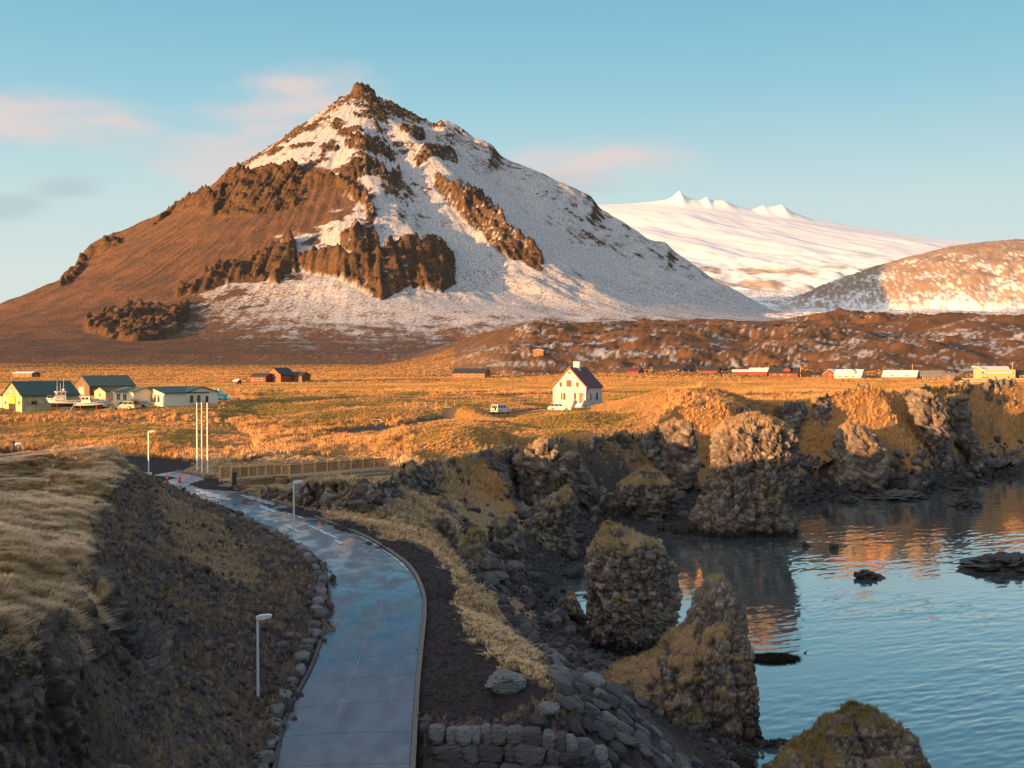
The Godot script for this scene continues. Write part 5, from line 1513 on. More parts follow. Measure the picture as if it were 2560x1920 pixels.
	o = gable_house("bungalow", "cream bungalow with low green roof and tall front windows", bp + Vector3(-0.6, 0, -3.8), -0.75, 9.4, 9.0, 2.75, 1.0, mat(Color(0.72, 0.68, 0.55), 0.8), green, "", 0.45)
	house_body(o, 7.0, 4.6, 2.72, 1.05, mat(Color(0.72, 0.68, 0.55), 0.8), green, 0.4, Transform3D(Basis(Vector3.UP, PI / 2), Vector3(2.6, 0, -3.4)))
	f = face(9.4, 9.0, "f"); r = face(9.4, 9.0, "r")
	for x in [3.4, 4.8, 6.1, 7.4]:
		window(o, f, x, 0.9, 1.0, 1.5, mat(Color(0.6, 0.45, 0.2), 0.7), glass, 0, 0.75)
	var rr := Transform3D(r.basis, r.origin + Vector3(1.42, 0, 0))
	window(o, rr, 4.9, 0.85, 0.7, 1.4, grey, glass, 0); window(o, rr, 6.4, 0.85, 0.7, 1.4, grey, amber, 0)
	slab_on(o, "door", rr, Vector2(7.9, 0.0), Vector2(8.5, 2.1), 0.0, 0.05, black)
	o = gable_house("bungalow_wing", "left wing of the cream bungalow behind the bare bush", ground_at(338, 221), 0.82, 5.0, 7.5, 2.5, 0.75, mat(Color(0.70, 0.64, 0.45), 0.8), oldgreen, "", 0.35, "house wing")
	for z in [2.0, 4.4]:
		window(o, face(5.0, 7.5, "l"), z, 0.9, 1.4, 1.3, white, amber, 1)
	# --- old stone shed and lean-to sheds
	var rubble := worldly(mat(Color(0.27, 0.17, 0.10), 0.9), M.rock.albedo_texture, M.rock.normal_texture, 0.6)
	o = gable_house("stone_shed", "old rubble-walled shed with worn grey-green roof", ground_at(262, 272) + Vector3(0, 0, 0), -0.72, 7.0, 11.6, 2.6, 2.3, rubble, oldgreen, "", 0.15, "shed")
	f = face(7.0, 11.6, "f")
	slab_on(o, "door", f, Vector2(2.2, 0), Vector2(4.4, 2.4), 0.0, 0.06, mat(Color(0.5, 0.42, 0.34), 0.8))
	slab_on(o, "door_seam", f, Vector2(3.27, 0), Vector2(3.33, 2.4), 0.06, 0.07, black)
	o = gable_house("plank_shed", "yellow-ended plank shed with mossy roof in front of the stone shed", ground_at(274, 248), -0.70, 4.4, 4.6, 1.9, 0.85, mat(Color(0.52, 0.40, 0.24), 0.85), worldly(mat(Color(0.17, 0.14, 0.06), 0.85), grime, null, 0.4), "", 0.15, "shed")
	window(o, face(4.4, 4.6, "f"), 2.2, 0.9, 0.5, 0.6, grey, glass, 0); window(o, face(4.4, 4.6, "r"), 2.3, 0.7, 0.8, 1.1, black, glass, 0)
	o = gable_house("plank_shed", "grey plank shed with blue-grey roof at the right end of the farm sheds", ground_at(326, 250), -0.70 + PI / 2, 4.4, 4.6, 1.8, 0.8, mat(Color(0.30, 0.22, 0.15), 0.85), mat(Color(0.13, 0.19, 0.25), 0.5), "", 0.15, "shed")
	window(o, face(4.4, 4.6, "f"), 1.6, 0.8, 0.6, 0.8, black, glass, 0); window(o, face(4.4, 4.6, "l"), 2.0, 0.7, 0.8, 0.9, black, glass, 0)
	# --- red houses in the middle of the field
	var d := 452.0
	o = gable_house("red_house", "tallest red timber house with black roof in the field", ground_at(702, d), -0.5, 7.0, 8.6, 3.0, 2.6, orange, black, "red timber houses in the field", 0.25)
	window(o, face(7.0, 8.6, "f"), 3.5, 0.8, 1.4, 1.6, white, glass, 1)
	o = gable_house("red_house", "low red annexe with white windows left of the tallest red house", ground_at(655, d - 3), 1.1, 5.0, 7.6, 2.3, 1.2, red, black, "red timber houses in the field", 0.25)
	for z in [1.2, 3.4, 5.6]:
		window(o, face(5.0, 7.6, "l"), z, 0.7, 1.3, 1.0, white, glass, 1)
	o = gable_house("red_house", "brown annexe with black roof right of the tallest red house", ground_at(746, d + 3), 1.1, 5.4, 7.4, 2.6, 1.4, brown, black, "red timber houses in the field", 0.3)
	for z in [1.8, 5.0]:
		window(o, face(5.4, 7.4, "l"), z, 0.7, 1.5, 1.3, white, glass, 1)
	o = gable_house("red_hut", "tiny red hut with white roof edge in the field", ground_at(593, 400), 0.9, 1.6, 2.4, 1.2, 0.5, red, pale, "", 0.2, "hut")
	slab_on(o, "door", face(1.6, 2.4, "l"), Vector2(1.4, 0), Vector2(2.0, 1.1), 0.0, 0.04, black)
	# --- far houses: [px, d, yaw, width, length, eaves, rise, wall, roof, label]
	var row := [
		[66, 560, 1.3, 6.0, 11.0, 2.2, 0.6, brown, pale, "long low brown house at the far left under the mountain", 3],
		[1178, 520, 1.25, 7.0, 15.5, 2.2, 2.0, orange, black, "long red-gabled house with black roof left of the white house", 4],
		[1348, 640, -0.2, 5.5, 6.0, 2.2, 0.9, orange, pale, "lone orange cabin up on the lava slope", 1],
		[1587, 545, 1.0, 5.0, 6.5, 1.6, 1.6, red, maroon, "small red roof just right of the white house", 0],
		[1670, 548, 1.5, 6.5, 13.5, 1.6, 1.4, black, black, "long black-roofed house half hidden by the grass crest", 0],
		[1723, 552, 1.5, 5.0, 6.0, 1.4, 0.9, black, black, "short black roof at the end of the long black-roofed house", 0],
		[1780, 540, 1.1, 6.0, 7.0, 1.7, 1.6, red, black, "small dark-roofed red house behind the knoll", 0],
		[1852, 535, 1.35, 5.0, 7.5, 1.5, 0.9, red, pale, "lowest grey-roofed red house in the row", 0],
		[1898, 532, 1.15, 6.0, 8.5, 1.9, 1.5, red, pale, "red house with pale roof left of the dormer house", 0],
		[1962, 525, 1.15, 7.5, 13.0, 2.2, 2.3, red, black, "red house with black roof and gabled dormer", 5],
		[2080, 515, -0.5, 6.0, 7.5, 2.2, 2.2, red, pale, "red gabled house behind the white-fronted house", 1],
		[2124, 505, 1.05, 7.0, 11.5, 2.0, 2.4, white, pale, "white-fronted house with pale roof and dormer", 5],
		[2252, 500, 1.1, 9.0, 14.0, 1.6, 2.6, brown, pale, "brown house under the widest pale roof in the row", 2],
		[2330, 492, 1.15, 6.5, 8.6, 2.6, 2.0, black, grey, "charcoal house with bright window panes", 4],
		[2372, 488, 1.15, 5.0, 5.0, 2.2, 1.3, brown, grey, "small brown house touching the charcoal house", 1],
		[2556, 486, 1.15, 7.0, 8.0, 3.0, 1.8, orange, black, "orange house at the right edge of the picture", 3]]
	for q in row:
		var g := ground_at(q[0], q[1])
		if q[0] > 1500 and q[0] < 2060:
			g.y += 0.4
		o = gable_house("far_house", q[9], g, q[2], q[3], q[4], q[5] * (0.7 if q[0] > 1500 else 1.0), q[6], q[7], q[8], "scattered houses below the lava slope", 0.3)
		var lf := face(q[3], q[4], "l"); var ff := face(q[3], q[4], "f")
		if q[10] == 5:
			var dm := st_new()
			var tt := Transform3D(Basis(Vector3.UP, -PI / 2), Vector3(-q[3] * 0.36, 0, q[4] * 0.12))
			prism(dm, PackedVector2Array([Vector2(-1.6, q[5]), Vector2(1.6, q[5]), Vector2(1.6, q[5] + 0.7), Vector2(0, q[5] + 1.9), Vector2(-1.6, q[5] + 0.7)]), -1.2, 1.0, tt)
			put("dormer", done(dm), q[7], o)
			var dr := st_new()
			prism(dr, PackedVector2Array([Vector2(-1.9, q[5] + 0.5), Vector2(0, q[5] + 1.92), Vector2(1.9, q[5] + 0.5), Vector2(1.9, q[5] + 0.7), Vector2(0, q[5] + 2.12), Vector2(-1.9, q[5] + 0.7)]), -1.3, 1.2, tt)
			put("dormer_roof", done(dr), q[8], o)
			for z in 3:
				window(o, lf, q[4] * (0.2 + 0.25 * z), 0.6, 1.2, 1.0, white, glass, 1)
		else:
			for z in q[10]:
				window(o, lf, q[4] * (z + 0.7) / (q[10] + 0.4), 0.6, 1.3, 1.2, white, glass if z % 2 else amber, 1)
		window(o, ff, q[3] * 0.5, 0.7, 1.0, 1.0, white, amber, 1)
	# --- beige house under a roof that rises to the left
	var g := ground_at(2487, 484)
	o = thing("slant_roof_house", "beige two-storey house under a pale wedge roof at the right", "house", g + Vector3(0, -0.3, 0), 0.0)
	s = st_new()
	prism(s, PackedVector2Array([Vector2(-7.3, -1), Vector2(7.2, -1), Vector2(7.2, 4.6), Vector2(-7.3, 4.9)]), -4.0, 3.2)
	put("wall", done(s), beige, o)
	s = st_new()
	var rp := [Vector3(-8.2, 6.0, -4.4), Vector3(7.4, 6.0, -4.4), Vector3(5.6, 3.3, 4.0), Vector3(-4.6, 3.2, 4.0), Vector3(-8.4, 5.9, 3.0)]
	for i in range(1, 4):
		tri(s, rp[0], rp[i + 1], rp[i])
		tri(s, rp[0] - Vector3(0, 0.3, 0), rp[i] - Vector3(0, 0.3, 0), rp[i + 1] - Vector3(0, 0.3, 0))
	for i in 5:
		quad(s, rp[(i + 1) % 5], rp[i], rp[i] - Vector3(0, 0.3, 0), rp[(i + 1) % 5] - Vector3(0, 0.3, 0))
	put("roof", done(s), pale, o)
	f = Transform3D(Basis(), Vector3(0, 0, 3.2))
	for q in [[-6.3, 0.6], [-5.3, 0.6], [-4.3, 0.6], [-1.0, 0.9], [4.4, 0.9], [-6.2, 2.9], [-5.1, 2.9]]:
		window(o, f, q[0], q[1], 0.85, 1.0, white, glass, 0)
	o = thing("garden_fence", "low beige board fence before the wedge-roofed house", "fence", ground_at(2480, 478))
	for i in 46:
		slab_on(o, "board", Transform3D(Basis(), Vector3(0, 0, 0)), Vector2(-13 + 0.6 * i, -0.4), Vector2(-13 + 0.6 * i + 0.56, 0.75 + 0.04 * (i % 3)), 0.0, 0.05, beige)
	o = thing("flat_roof_shed", "low flat pale roof sunk behind the cliff edge at the right", "shed", ground_at(2455, 440))
	s = st_new(); box(s, Vector3(-7.5, 0.5, -2.5), Vector3(8.0, 0.75, 2.5)); put("roof", done(s), pale, o)
	s = st_new(); box(s, Vector3(-7.0, -1.0, -2.2), Vector3(7.6, 0.5, 2.2)); put("wall", done(s), brown, o)

# ---------- cars and boats ----------
func car(label: String, where: Vector3, yaw: float, paint: Material, kind: String) -> Node3D:
	# +x is forwards
	var o := thing("parked_car", label, "car", where, yaw)
	var tall := 1.78 if kind == "jeep" else 1.48
	var len_ := 4.4; var hw := 0.86; var belt := 0.98 if kind == "jeep" else 0.88
	var s := st_new()
	var low := 0.32
	var prof: PackedVector2Array
	if kind == "jeep":
		prof = PackedVector2Array([Vector2(-2.1, low), Vector2(2.15, low), Vector2(2.2, 0.7), Vector2(2.1, 0.96), Vector2(0.95, belt + 0.06), Vector2(-2.1, belt + 0.06), Vector2(-2.16, 0.6)])
	else:
		prof = PackedVector2Array([Vector2(-2.05, low), Vector2(2.0, low), Vector2(2.18, 0.5), Vector2(2.1, 0.72), Vector2(1.0, belt + 0.04), Vector2(-2.08, belt + 0.05), Vector2(-2.16, 0.6)])
	prism(s, prof, -hw, hw)
	put("body", done(s), paint, o)
	# glasshouse: a ring at the belt and a smaller ring at the roof
	var b := [Vector2(-2.05, 1.0), Vector2(0.95, 1.0)] if kind == "jeep" else ([Vector2(-2.05, 1.0), Vector2(1.0, 1.0)] if kind == "estate" else [Vector2(-1.95, 1.0), Vector2(1.05, 1.0)])
	var t := [Vector2(-1.95, 1.0), Vector2(0.35, 1.0)] if kind == "jeep" else ([Vector2(-1.75, 1.0), Vector2(0.15, 1.0)] if kind == "estate" else [Vector2(-1.25, 1.0), Vector2(0.1, 1.0)])
	var y0 := belt + 0.04; var y1 := tall
	var lo: Array[Vector3] = [Vector3(b[0].x, y0, -hw + 0.04), Vector3(b[1].x, y0, -hw + 0.04), Vector3(b[1].x, y0, hw - 0.04), Vector3(b[0].x, y0, hw - 0.04)]
	var up: Array[Vector3] = [Vector3(t[0].x, y1, -hw + 0.16), Vector3(t[1].x, y1, -hw + 0.16), Vector3(t[1].x, y1, hw - 0.16), Vector3(t[0].x, y1, hw - 0.16)]
	s = st_new()
	quad(s, up[3], up[2], up[1], up[0])
	for i in 4:
		var j := (i + 1) % 4
		quad(s, lo[j], lo[i], up[i], up[j])
	put("cabin", done(s), paint, o)
	for i in 4:   # glazing, a little proud of the cabin
		var j := (i + 1) % 4
		var n := (up[j] - lo[j]).cross(lo[i] - lo[j]).normalized() * 0.012
		if n.dot(lo[i] + lo[j] - Vector3(-1.0, 2.0 * y0, 0)) < 0.0:
			n = -n
		var parts := 3 if i % 2 == 0 else 1
		for k in parts:
			var a0 := (k + 0.06) / parts; var a1 := (k + 0.94) / parts
			s = st_new()
			quad(s, lo[j].lerp(lo[i], a0).lerp(up[j].lerp(up[i], a0), 0.12) + n, lo[j].lerp(lo[i], a1).lerp(up[j].lerp(up[i], a1), 0.12) + n, lo[j].lerp(lo[i], a1).lerp(up[j].lerp(up[i], a1), 0.88) + n, lo[j].lerp(lo[i], a0).lerp(up[j].lerp(up[i], a0), 0.88) + n)
			put("window", done(s), M.glass, o)
	var tyre := mat(Color(0.015, 0.015, 0.015), 0.9); var rim := mat(Color(0.5, 0.5, 0.5), 0.35, 0.8)
	for x in [-1.3, 1.35]:
		for z in [-1, 1]:
			s = st_new()
			tube(s, Vector3(x, 0.33, z * (hw - 0.2)), Vector3(x, 0.33, z * (hw + 0.02)), 0.33, 0.33, 16)
			var wl := put("wheel", done(s), tyre, o)
			s = st_new()
			tube(s, Vector3(x, 0.33, z * (hw + 0.02)), Vector3(x, 0.33, z * (hw + 0.035)), 0.2, 0.17, 12)
			put("rim", done(s), rim, wl)
	for z in [-1, 1]:
		s = st_new(); box(s, Vector3(2.08, 0.6, z * 0.62 - 0.16), Vector3(2.19, 0.74, z * 0.62 + 0.16)); put("headlight", done(s), M.pale, o)
		s = st_new(); box(s, Vector3(-2.19, 0.62, z * 0.74 - 0.08), Vector3(-2.10, 0.92, z * 0.74 + 0.08)); put("tail_light", done(s), mat(Color(0.3, 0.02, 0.01), 0.3), o)
	s = st_new(); box(s, Vector3(-2.22, 0.34, -hw + 0.02), Vector3(-2.12, 0.5, hw - 0.02)); box(s, Vector3(2.14, 0.34, -hw + 0.02), Vector3(2.25, 0.5, hw - 0.02)); put("bumper", done(s), M.black if kind == "jeep" else paint, o)
	if kind == "jeep":
		s = st_new(); tube(s, Vector3(-2.36, 0.95, 0.1), Vector3(-2.14, 0.95, 0.1), 0.34, 0.34, 16); var sp := put("spare_wheel", done(s), tyre, o)
		s = st_new(); tube(s, Vector3(-2.39, 0.95, 0.1), Vector3(-2.36, 0.95, 0.1), 0.17, 0.2, 12); put("rim", done(s), rim, sp)
	return o

func hull_shape(len_: float, beam: float, y0: float, y1: float, sheer: float) -> ArrayMesh:
	# +x is the bow; y0..y1 is the band of the hull's height to build, in parts of the depth
	var v := PackedVector3Array()
	var n := 18; var m := 8
	for i in n + 1:
		var x := i / float(n)
		var hw := beam * 0.5 * (0.86 + 0.28 * x - 1.14 * pow(x, 3.4)) if x < 1.0 else 0.012
		hw = maxf(hw, 0.012)
		var top := sheer * (0.74 + 0.36 * x * x)
		for j in 2 * m + 1:
			var q := absf(j - m) / float(m)
			var k := lerpf(y0, y1, q)
			var z := hw * pow(k, 0.42 + 0.35 * x) * signf(j - m)
			v.append(Vector3((x - 0.5) * len_ + (k - 1.0) * len_ * 0.16 * pow(x, 4.0), top * k, z))
	return grid_mesh(v, PackedColorArray(), 2 * m + 1, n + 1, true)

func boat(label: String, where: Vector3, yaw: float, len_: float, beam: float, depth: float, tall_cabin: bool) -> Node3D:
	var o := thing("fishing_boat", label, "boat", where, yaw, "fishing boats laid up ashore")
	var white := mat(Color(0.72, 0.72, 0.70), 0.35); var navy := mat(Color(0.012, 0.018, 0.04), 0.6); var red := mat(Color(0.55, 0.06, 0.02), 0.5)
	var up := Vector3(0, 0.75, 0)
	put("hull", hull_shape(len_, beam, 0.42, 1.0, depth), white, o, up)
	put("hull_bottom", hull_shape(len_, beam, 0.0, 0.42, depth), navy, o, up)
	var s := st_new()
	for z in [-1, 1]:   # rubbing strake
		var last := Vector3.ZERO
		for i in 15:
			var x := i / 14.0 * 0.985
			var hw := beam * 0.5 * (0.86 + 0.28 * x - 1.14 * pow(x, 3.4))
			var p := Vector3((x - 0.5) * len_ - 0.02, depth * (0.74 + 0.36 * x * x) * 0.86, z * (hw * 0.97 + 0.02))
			if i > 0:
				bar(s, last, p, 0.05, 0.07)
			last = p
	put("rubbing_strake", done(s), navy, o, up)
	s = st_new()
	for i in 12:
		var x := i / 12.0; var x2 := (i + 1) / 12.0
		var h1 := beam * 0.5 * (0.86 + 0.28 * x - 1.14 * pow(x, 3.4)) * 0.97; var h2 := maxf(0.0, beam * 0.5 * (0.86 + 0.28 * x2 - 1.14 * pow(x2, 3.4))) * 0.97
		var t1 := depth * (0.74 + 0.36 * x * x) - 0.08; var t2 := depth * (0.74 + 0.36 * x2 * x2) - 0.08
		quad(s, Vector3((x - 0.5) * len_, t1, h1), Vector3((x2 - 0.5) * len_, t2, h2), Vector3((x2 - 0.5) * len_, t2, -h2), Vector3((x - 0.5) * len_, t1, -h1))
	put("deck", done(s), white, o, up)
	var c0 := -0.05 * len_; var c1 := 0.22 * len_; var ch := depth + (1.15 if tall_cabin else 0.8)
	if not tall_cabin:
		c0 = -0.28 * len_; c1 = -0.02 * len_
	s = st_new()
	var cw := beam * 0.33
	prism(s, PackedVector2Array([Vector2(c0, depth * 0.7), Vector2(c1 + 0.35, depth * 0.7), Vector2(c1, ch), Vector2(c0, ch)]), -cw, cw)
	put("wheelhouse", done(s), white, o, up)
	s = st_new(); box(s, Vector3(c0 - 0.15, ch, -cw - 0.1), Vector3(c1 + 0.1, ch + 0.07, cw + 0.1)); put("wheelhouse_roof", done(s), white, o, up)
	s = st_new(); box(s, Vector3(c0 - 0.05, ch - 0.62, -cw - 0.03), Vector3(c1 + 0.16, ch - 0.5, cw + 0.03)); put("red_band", done(s), red, o, up)
	for z in [-1, 1]:
		for k in 2:
			s = st_new()
			var x := lerpf(c0, c1, 0.1 + 0.45 * k)
			box(s, Vector3(x, ch - 0.46, z * cw - 0.02), Vector3(x + (c1 - c0) * 0.34, ch - 0.1, z * cw + 0.02)); put("window", done(s), M.glass, o, up)
	s = st_new(); quad(s, Vector3(c1 + 0.31 - 0.02, ch - 0.95, cw * 0.8), Vector3(c1 + 0.31 - 0.02, ch - 0.95, -cw * 0.8), Vector3(c1 + 0.06, ch - 0.12, -cw * 0.8), Vector3(c1 + 0.06, ch - 0.12, cw * 0.8)); put("windscreen", done(s), M.glass, o, up)
	s = st_new()
	for z in [-1, 1]:   # guard rail
		var last := Vector3.ZERO
		for i in 7:
			var x := 0.45 + i / 6.0 * 0.5
			var p := Vector3((x - 0.5) * len_, depth * (0.74 + 0.36 * x * x), z * beam * 0.46 * (0.86 + 0.28 * x - 1.14 * pow(x, 3.4)))
			tube(s, p, p + Vector3(0, 0.5, 0), 0.02, 0.02, 5)
			if i > 0:
				tube(s, last + Vector3(0, 0.5, 0), p + Vector3(0, 0.5, 0), 0.02, 0.02, 5)
			last = p
	put("guard_rail", done(s), mat(Color(0.6, 0.6, 0.6), 0.3, 0.9), o, up)
	for k in (3 if tall_cabin else 1):
		s = st_new()
		var x := lerpf(c0, c1, 0.2 + 0.3 * k); var z := (k - 1) * 0.4
		tube(s, Vector3(x, ch, z), Vector3(x, ch + [2.4, 1.6, 2.0][k], z), 0.035, 0.015, 6)
		put("mast", done(s), white, o, up)
	if tall_cabin:
		s = st_new(); tube(s, Vector3(c0 + 0.3, ch + 0.3, -0.4), Vector3(c0 + 0.3, ch + 0.48, -0.4), 0.28, 0.28, 12); put("radar", done(s), white, o, up)
		s = st_new(); tube(s, Vector3(c0 - 0.1, ch - 0.25, 0.3), Vector3(c0 - 0.1, ch + 0.1, 0.3), 0.2, 0.2, 10); put("buoy", done(s), red, o, up)
	s = st_new()   # cradle
	for x in [-0.3, 0.22]:
		for z in [-1, 1]:
			bar(s, Vector3(x * len_, -0.05, z * beam * 0.42), Vector3(x * len_, 0.75 + depth * 0.4, z * beam * 0.36), 0.09)
		bar(s, Vector3(x * len_, 0.05, -beam * 0.42), Vector3(x * len_, 0.05, beam * 0.42), 0.1)
	put("cradle", done(s), mat(Color(0.25, 0.06, 0.03), 0.7), o)
	return o

func build_vehicles() -> void:
	var white := mat(Color(0.62, 0.60, 0.56), 0.25, 0.0, 0.6); var cream := mat(Color(0.60, 0.52, 0.36), 0.3); var dark := mat(Color(0.03, 0.03, 0.035), 0.3)
	car("silver hatchback parked against the front of the white house", ground_at(1399, 217.5) + Vector3(0, 0.05, 0), -0.10, white, "hatch")
	car("white off-roader with a spare wheel on its back door on the farm track", ground_at(1252, 217) + Vector3(0, 0.05, 0), 0.95, white, "jeep")
	car("cream estate car parked left of the bare bush", ground_at(306, 206) + Vector3(0, 0.05, 0), PI + 0.12, cream, "estate")
	car("dark car half hidden beside the flat pale roof", ground_at(2398, 452) + Vector3(0, 0.2, 0), 0.1, dark, "estate")
	boat("taller fishing boat with red-banded wheelhouse and whip masts", ground_at(158, 204), PI + 0.55, 5.8, 2.3, 1.5, true)
	boat("smaller open fishing boat right of the ladder", ground_at(226, 203), 0.12, 5.2, 1.9, 1.2, false)
	# ladder between the boats
	var p := ground_at(184, 202)
	var o := thing("boat_ladder", "grey ladder leaning between the two boats", "ladder", p, 0.3)
	for z in [-0.2, 0.2]:
		var s := st_new(); bar(s, Vector3(-0.7, 0, z), Vector3(0.35, 1.9, z), 0.06); put("stile", done(s), M.pale, o)
	for i in 7:
		var s := st_new(); var q := Vector3(-0.7, 0, 0).lerp(Vector3(0.35, 1.9, 0), (i + 0.7) / 7.5); bar(s, q - Vector3(0, 0, 0.2), q + Vector3(0, 0, 0.2), 0.05); put("rung", done(s), M.pale, o)
	# covered trailers
	o = thing("camper_trailer", "small white camper behind the smaller boat", "trailer", ground_at(252, 216), 0.1)
	var t := st_new(); prism(t, PackedVector2Array([Vector2(-1.5, 0.5), Vector2(1.3, 0.5), Vector2(1.5, 0.9), Vector2(1.2, 1.5), Vector2(-0.3, 1.75), Vector2(-1.5, 1.6)]), -0.8, 0.8); put("body", done(t), M.white, o)
	t = st_new(); box(t, Vector3(-1.2, 0.8, 0.8), Vector3(0.0, 1.3, 0.82)); put("window", done(t), M.glass, o)
	for z in [-0.7, 0.7]:
		t = st_new(); tube(t, Vector3(0, 0.3, z - 0.1), Vector3(0, 0.3, z + 0.1), 0.3, 0.3, 14); put("wheel", done(t), M.black, o)
	o = thing("covered_trailer", "low white covered trailer in front of the bungalow", "trailer", ground_at(360, 210), 0.05)
	t = st_new(); prism(t, PackedVector2Array([Vector2(-0.9, 0.25), Vector2(0.9, 0.25), Vector2(0.9, 0.95), Vector2(0.6, 1.2), Vector2(-0.5, 1.2), Vector2(-0.9, 0.9)]), -0.6, 0.6); put("body", done(t), M.white, o)
	for z in [-0.6, 0.6]:
		t = st_new(); tube(t, Vector3(0, 0.25, z - 0.08), Vector3(0, 0.25, z + 0.08), 0.25, 0.25, 14); put("wheel", done(t), M.black, o)

# ---------- poles, posts, bales and other small things ----------
func build_small() -> void:
	rng.seed = 77
	var galv := mat(Color(0.52, 0.56, 0.60), 0.45, 0.2); var white := mat(Color(0.75, 0.75, 0.74), 0.5)
	# street lamps: [px, py of the foot, px, py of the top, depth, label]
	for q in [[645, 1800, 1546, 50.6, "nearest street lamp, standing among the edging boulders"], [735, 1375, 1207, 82.0, "middle street lamp, at the bend of the road"], [372, 1213, 1080, 112.0, "farthest street lamp, with a white sign plate near its foot"]]:
		var p := at(q[0], q[1], q[3]); var top := at(q[0], q[2], q[3])
		var o := thing("street_lamp", q[4], "street lamp", p, 0.0, "street lamps along the harbour road")
		var h := top.y - p.y
		var s := st_new(); tube(s, Vector3(0, -0.6, 0), Vector3(0, h, 0), 0.075, 0.055, 12); put("pole", done(s, false), galv, o)
		s = st_new()
		var pts := PackedVector2Array([Vector2(-0.06, -0.02), Vector2(0.18, -0.05), Vector2(0.6, 0.06), Vector2(0.62, 0.12), Vector2(0.5, 0.17), Vector2(0.1, 0.15), Vector2(-0.06, 0.08)])
		prism(s, pts, -0.13, 0.13, Transform3D(Basis(Vector3.UP, 0.15), Vector3(0, h, 0)))
		var hd := put("lamp_head", done(s), galv, o)
		s = st_new(); bar(s, Vector3(0.2, h - 0.055, 0), Vector3(0.56, h + 0.04, -0.05), 0.18, 0.03); put("lamp_glass", done(s), mat(Color(0.5, 0.52, 0.5), 0.15), hd)
		s = st_new(); box(s, Vector3(-0.10, 0.35, -0.10), Vector3(0.10, 0.8, 0.10)); put("service_box", done(s), galv, o)
	var sp := at(371, 1187, 111.7)
	var so := thing("sign_plate", "white square sign plate strapped to the farthest street lamp", "sign", sp)
	var ss := st_new(); box(ss, Vector3(-0.34, -0.22, 0.0), Vector3(0.34, 0.22, 0.03)); put("plate", done(ss), white, so)
	ss = st_new(); box(ss, Vector3(-0.05, -0.05, -0.14), Vector3(0.05, 0.05, 0.0)); put("clamp", done(ss), galv, so)
	# traffic bollards
	var flu := mat(Color(0.75, 0.07, 0.02), 0.5); var band := mat(Color(0.75, 0.72, 0.68), 0.4)
	for q in [[418, 1208, "left of the two orange bollards closing the road mouth"], [449, 1206, "right of the two orange bollards closing the road mouth"], [377, 1211, "orange bollard behind the farthest street lamp"]]:
		var p := on(q[0], q[1], 10.2)
		p.y = maxf(p.y, gh(p.x, -p.z) + 0.12)
		var o := thing("traffic_bollard", q[2], "bollard", p, 0.0, "orange traffic bollards")
		var s := st_new(); tube(s, Vector3(0, 0, 0), Vector3(0, 0.07, 0), 0.24, 0.2, 12); put("base", done(s), M.black, o)
		s = st_new(); tube(s, Vector3(0, 0.07, 0), Vector3(0, 1.0, 0), 0.12, 0.085, 12); put("post", done(s), flu, o)
		for y in [0.52, 0.78]:
			s = st_new(); tube(s, Vector3(0, y, 0), Vector3(0, y + 0.1, 0), 0.122 - 0.035 * y, 0.12 - 0.035 * y, 12); put("reflective_band", done(s), band, o)
	# flag poles
	for q in [[493, 1175, "leftmost of the three bare white flag poles"], [505, 1178, "middle one of the three bare white flag poles"], [519, 1183, "rightmost of the three bare white flag poles"]]:
		var d: float = 124.0 - (q[1] - 1175) * 0.5
		var p := at(q[0], q[1], d); var top := at(q[0], 1008, d)
		p.y = gh(p.x, -p.z)
		var o := thing("flag_pole", q[2], "flag pole", p, 0.0, "white flag poles")
		var h := top.y - p.y
		var s := st_new(); tube(s, Vector3(0, -0.3, 0), Vector3(0, h, 0), 0.085, 0.05, 12); put("pole", done(s), white, o)
		s = st_new(); tube(s, Vector3(0, h, 0), Vector3(0, h + 0.08, 0), 0.08, 0.05, 10); put("finial", done(s), galv, o)
	var fp := at(1407, 1031, 216.0); fp.y = gh(fp.x, 216.0)
	var fo := thing("flag_pole", "thin white pole in front of the silver hatchback", "flag pole", fp)
	ss = st_new(); tube(ss, Vector3.ZERO, Vector3(0, 5.0, 0), 0.06, 0.045, 8); put("pole", done(ss), white, fo)
	# information lectern and a cairn-like stone pillar at the far lot
	var ip := on(46, 1128, 11.3)
	var io := thing("information_board", "slanted information board on a thin stand at the left edge", "information board", ip)
	ss = st_new(); bar(ss, Vector3(0, -0.2, 0), Vector3(0, 0.8, 0), 0.07); put("stand", done(ss), galv, io)
	ss = st_new(); quad(ss, Vector3(-0.42, 0.75, 0.22), Vector3(0.42, 0.75, 0.22), Vector3(0.42, 1.02, -0.2), Vector3(-0.42, 1.02, -0.2)); quad(ss, Vector3(0.42, 0.71, 0.22), Vector3(-0.42, 0.71, 0.22), Vector3(-0.42, 0.98, -0.2), Vector3(0.42, 0.98, -0.2)); put("panel", done(ss), M.pale, io)
	var cp := on(33, 1131, 11.2)
	var co := thing("stone_pillar", "dark stone pillar beside the slanted information board", "pillar", cp)
	ss = st_new(); tube(ss, Vector3(0, -0.3, 0), Vector3(0, 1.15, 0), 0.2, 0.16, 7); put("shaft", done(ss), mat(Color(0.09, 0.07, 0.06), 0.9), co)
	put("cap_stone", stone_meshes[1], mat(Color(0.05, 0.04, 0.04), 0.9), co, Vector3(0, 1.25, 0), Vector3.ZERO, Vector3(0.26, 0.2, 0.26))
	# waste bins and gates on the gravel yard
	var bp := on(941, 1066, 11.1)
	var bo := thing("bin_shelter", "white-framed shelter holding two black waste bins", "bin shelter", bp, 0.1)
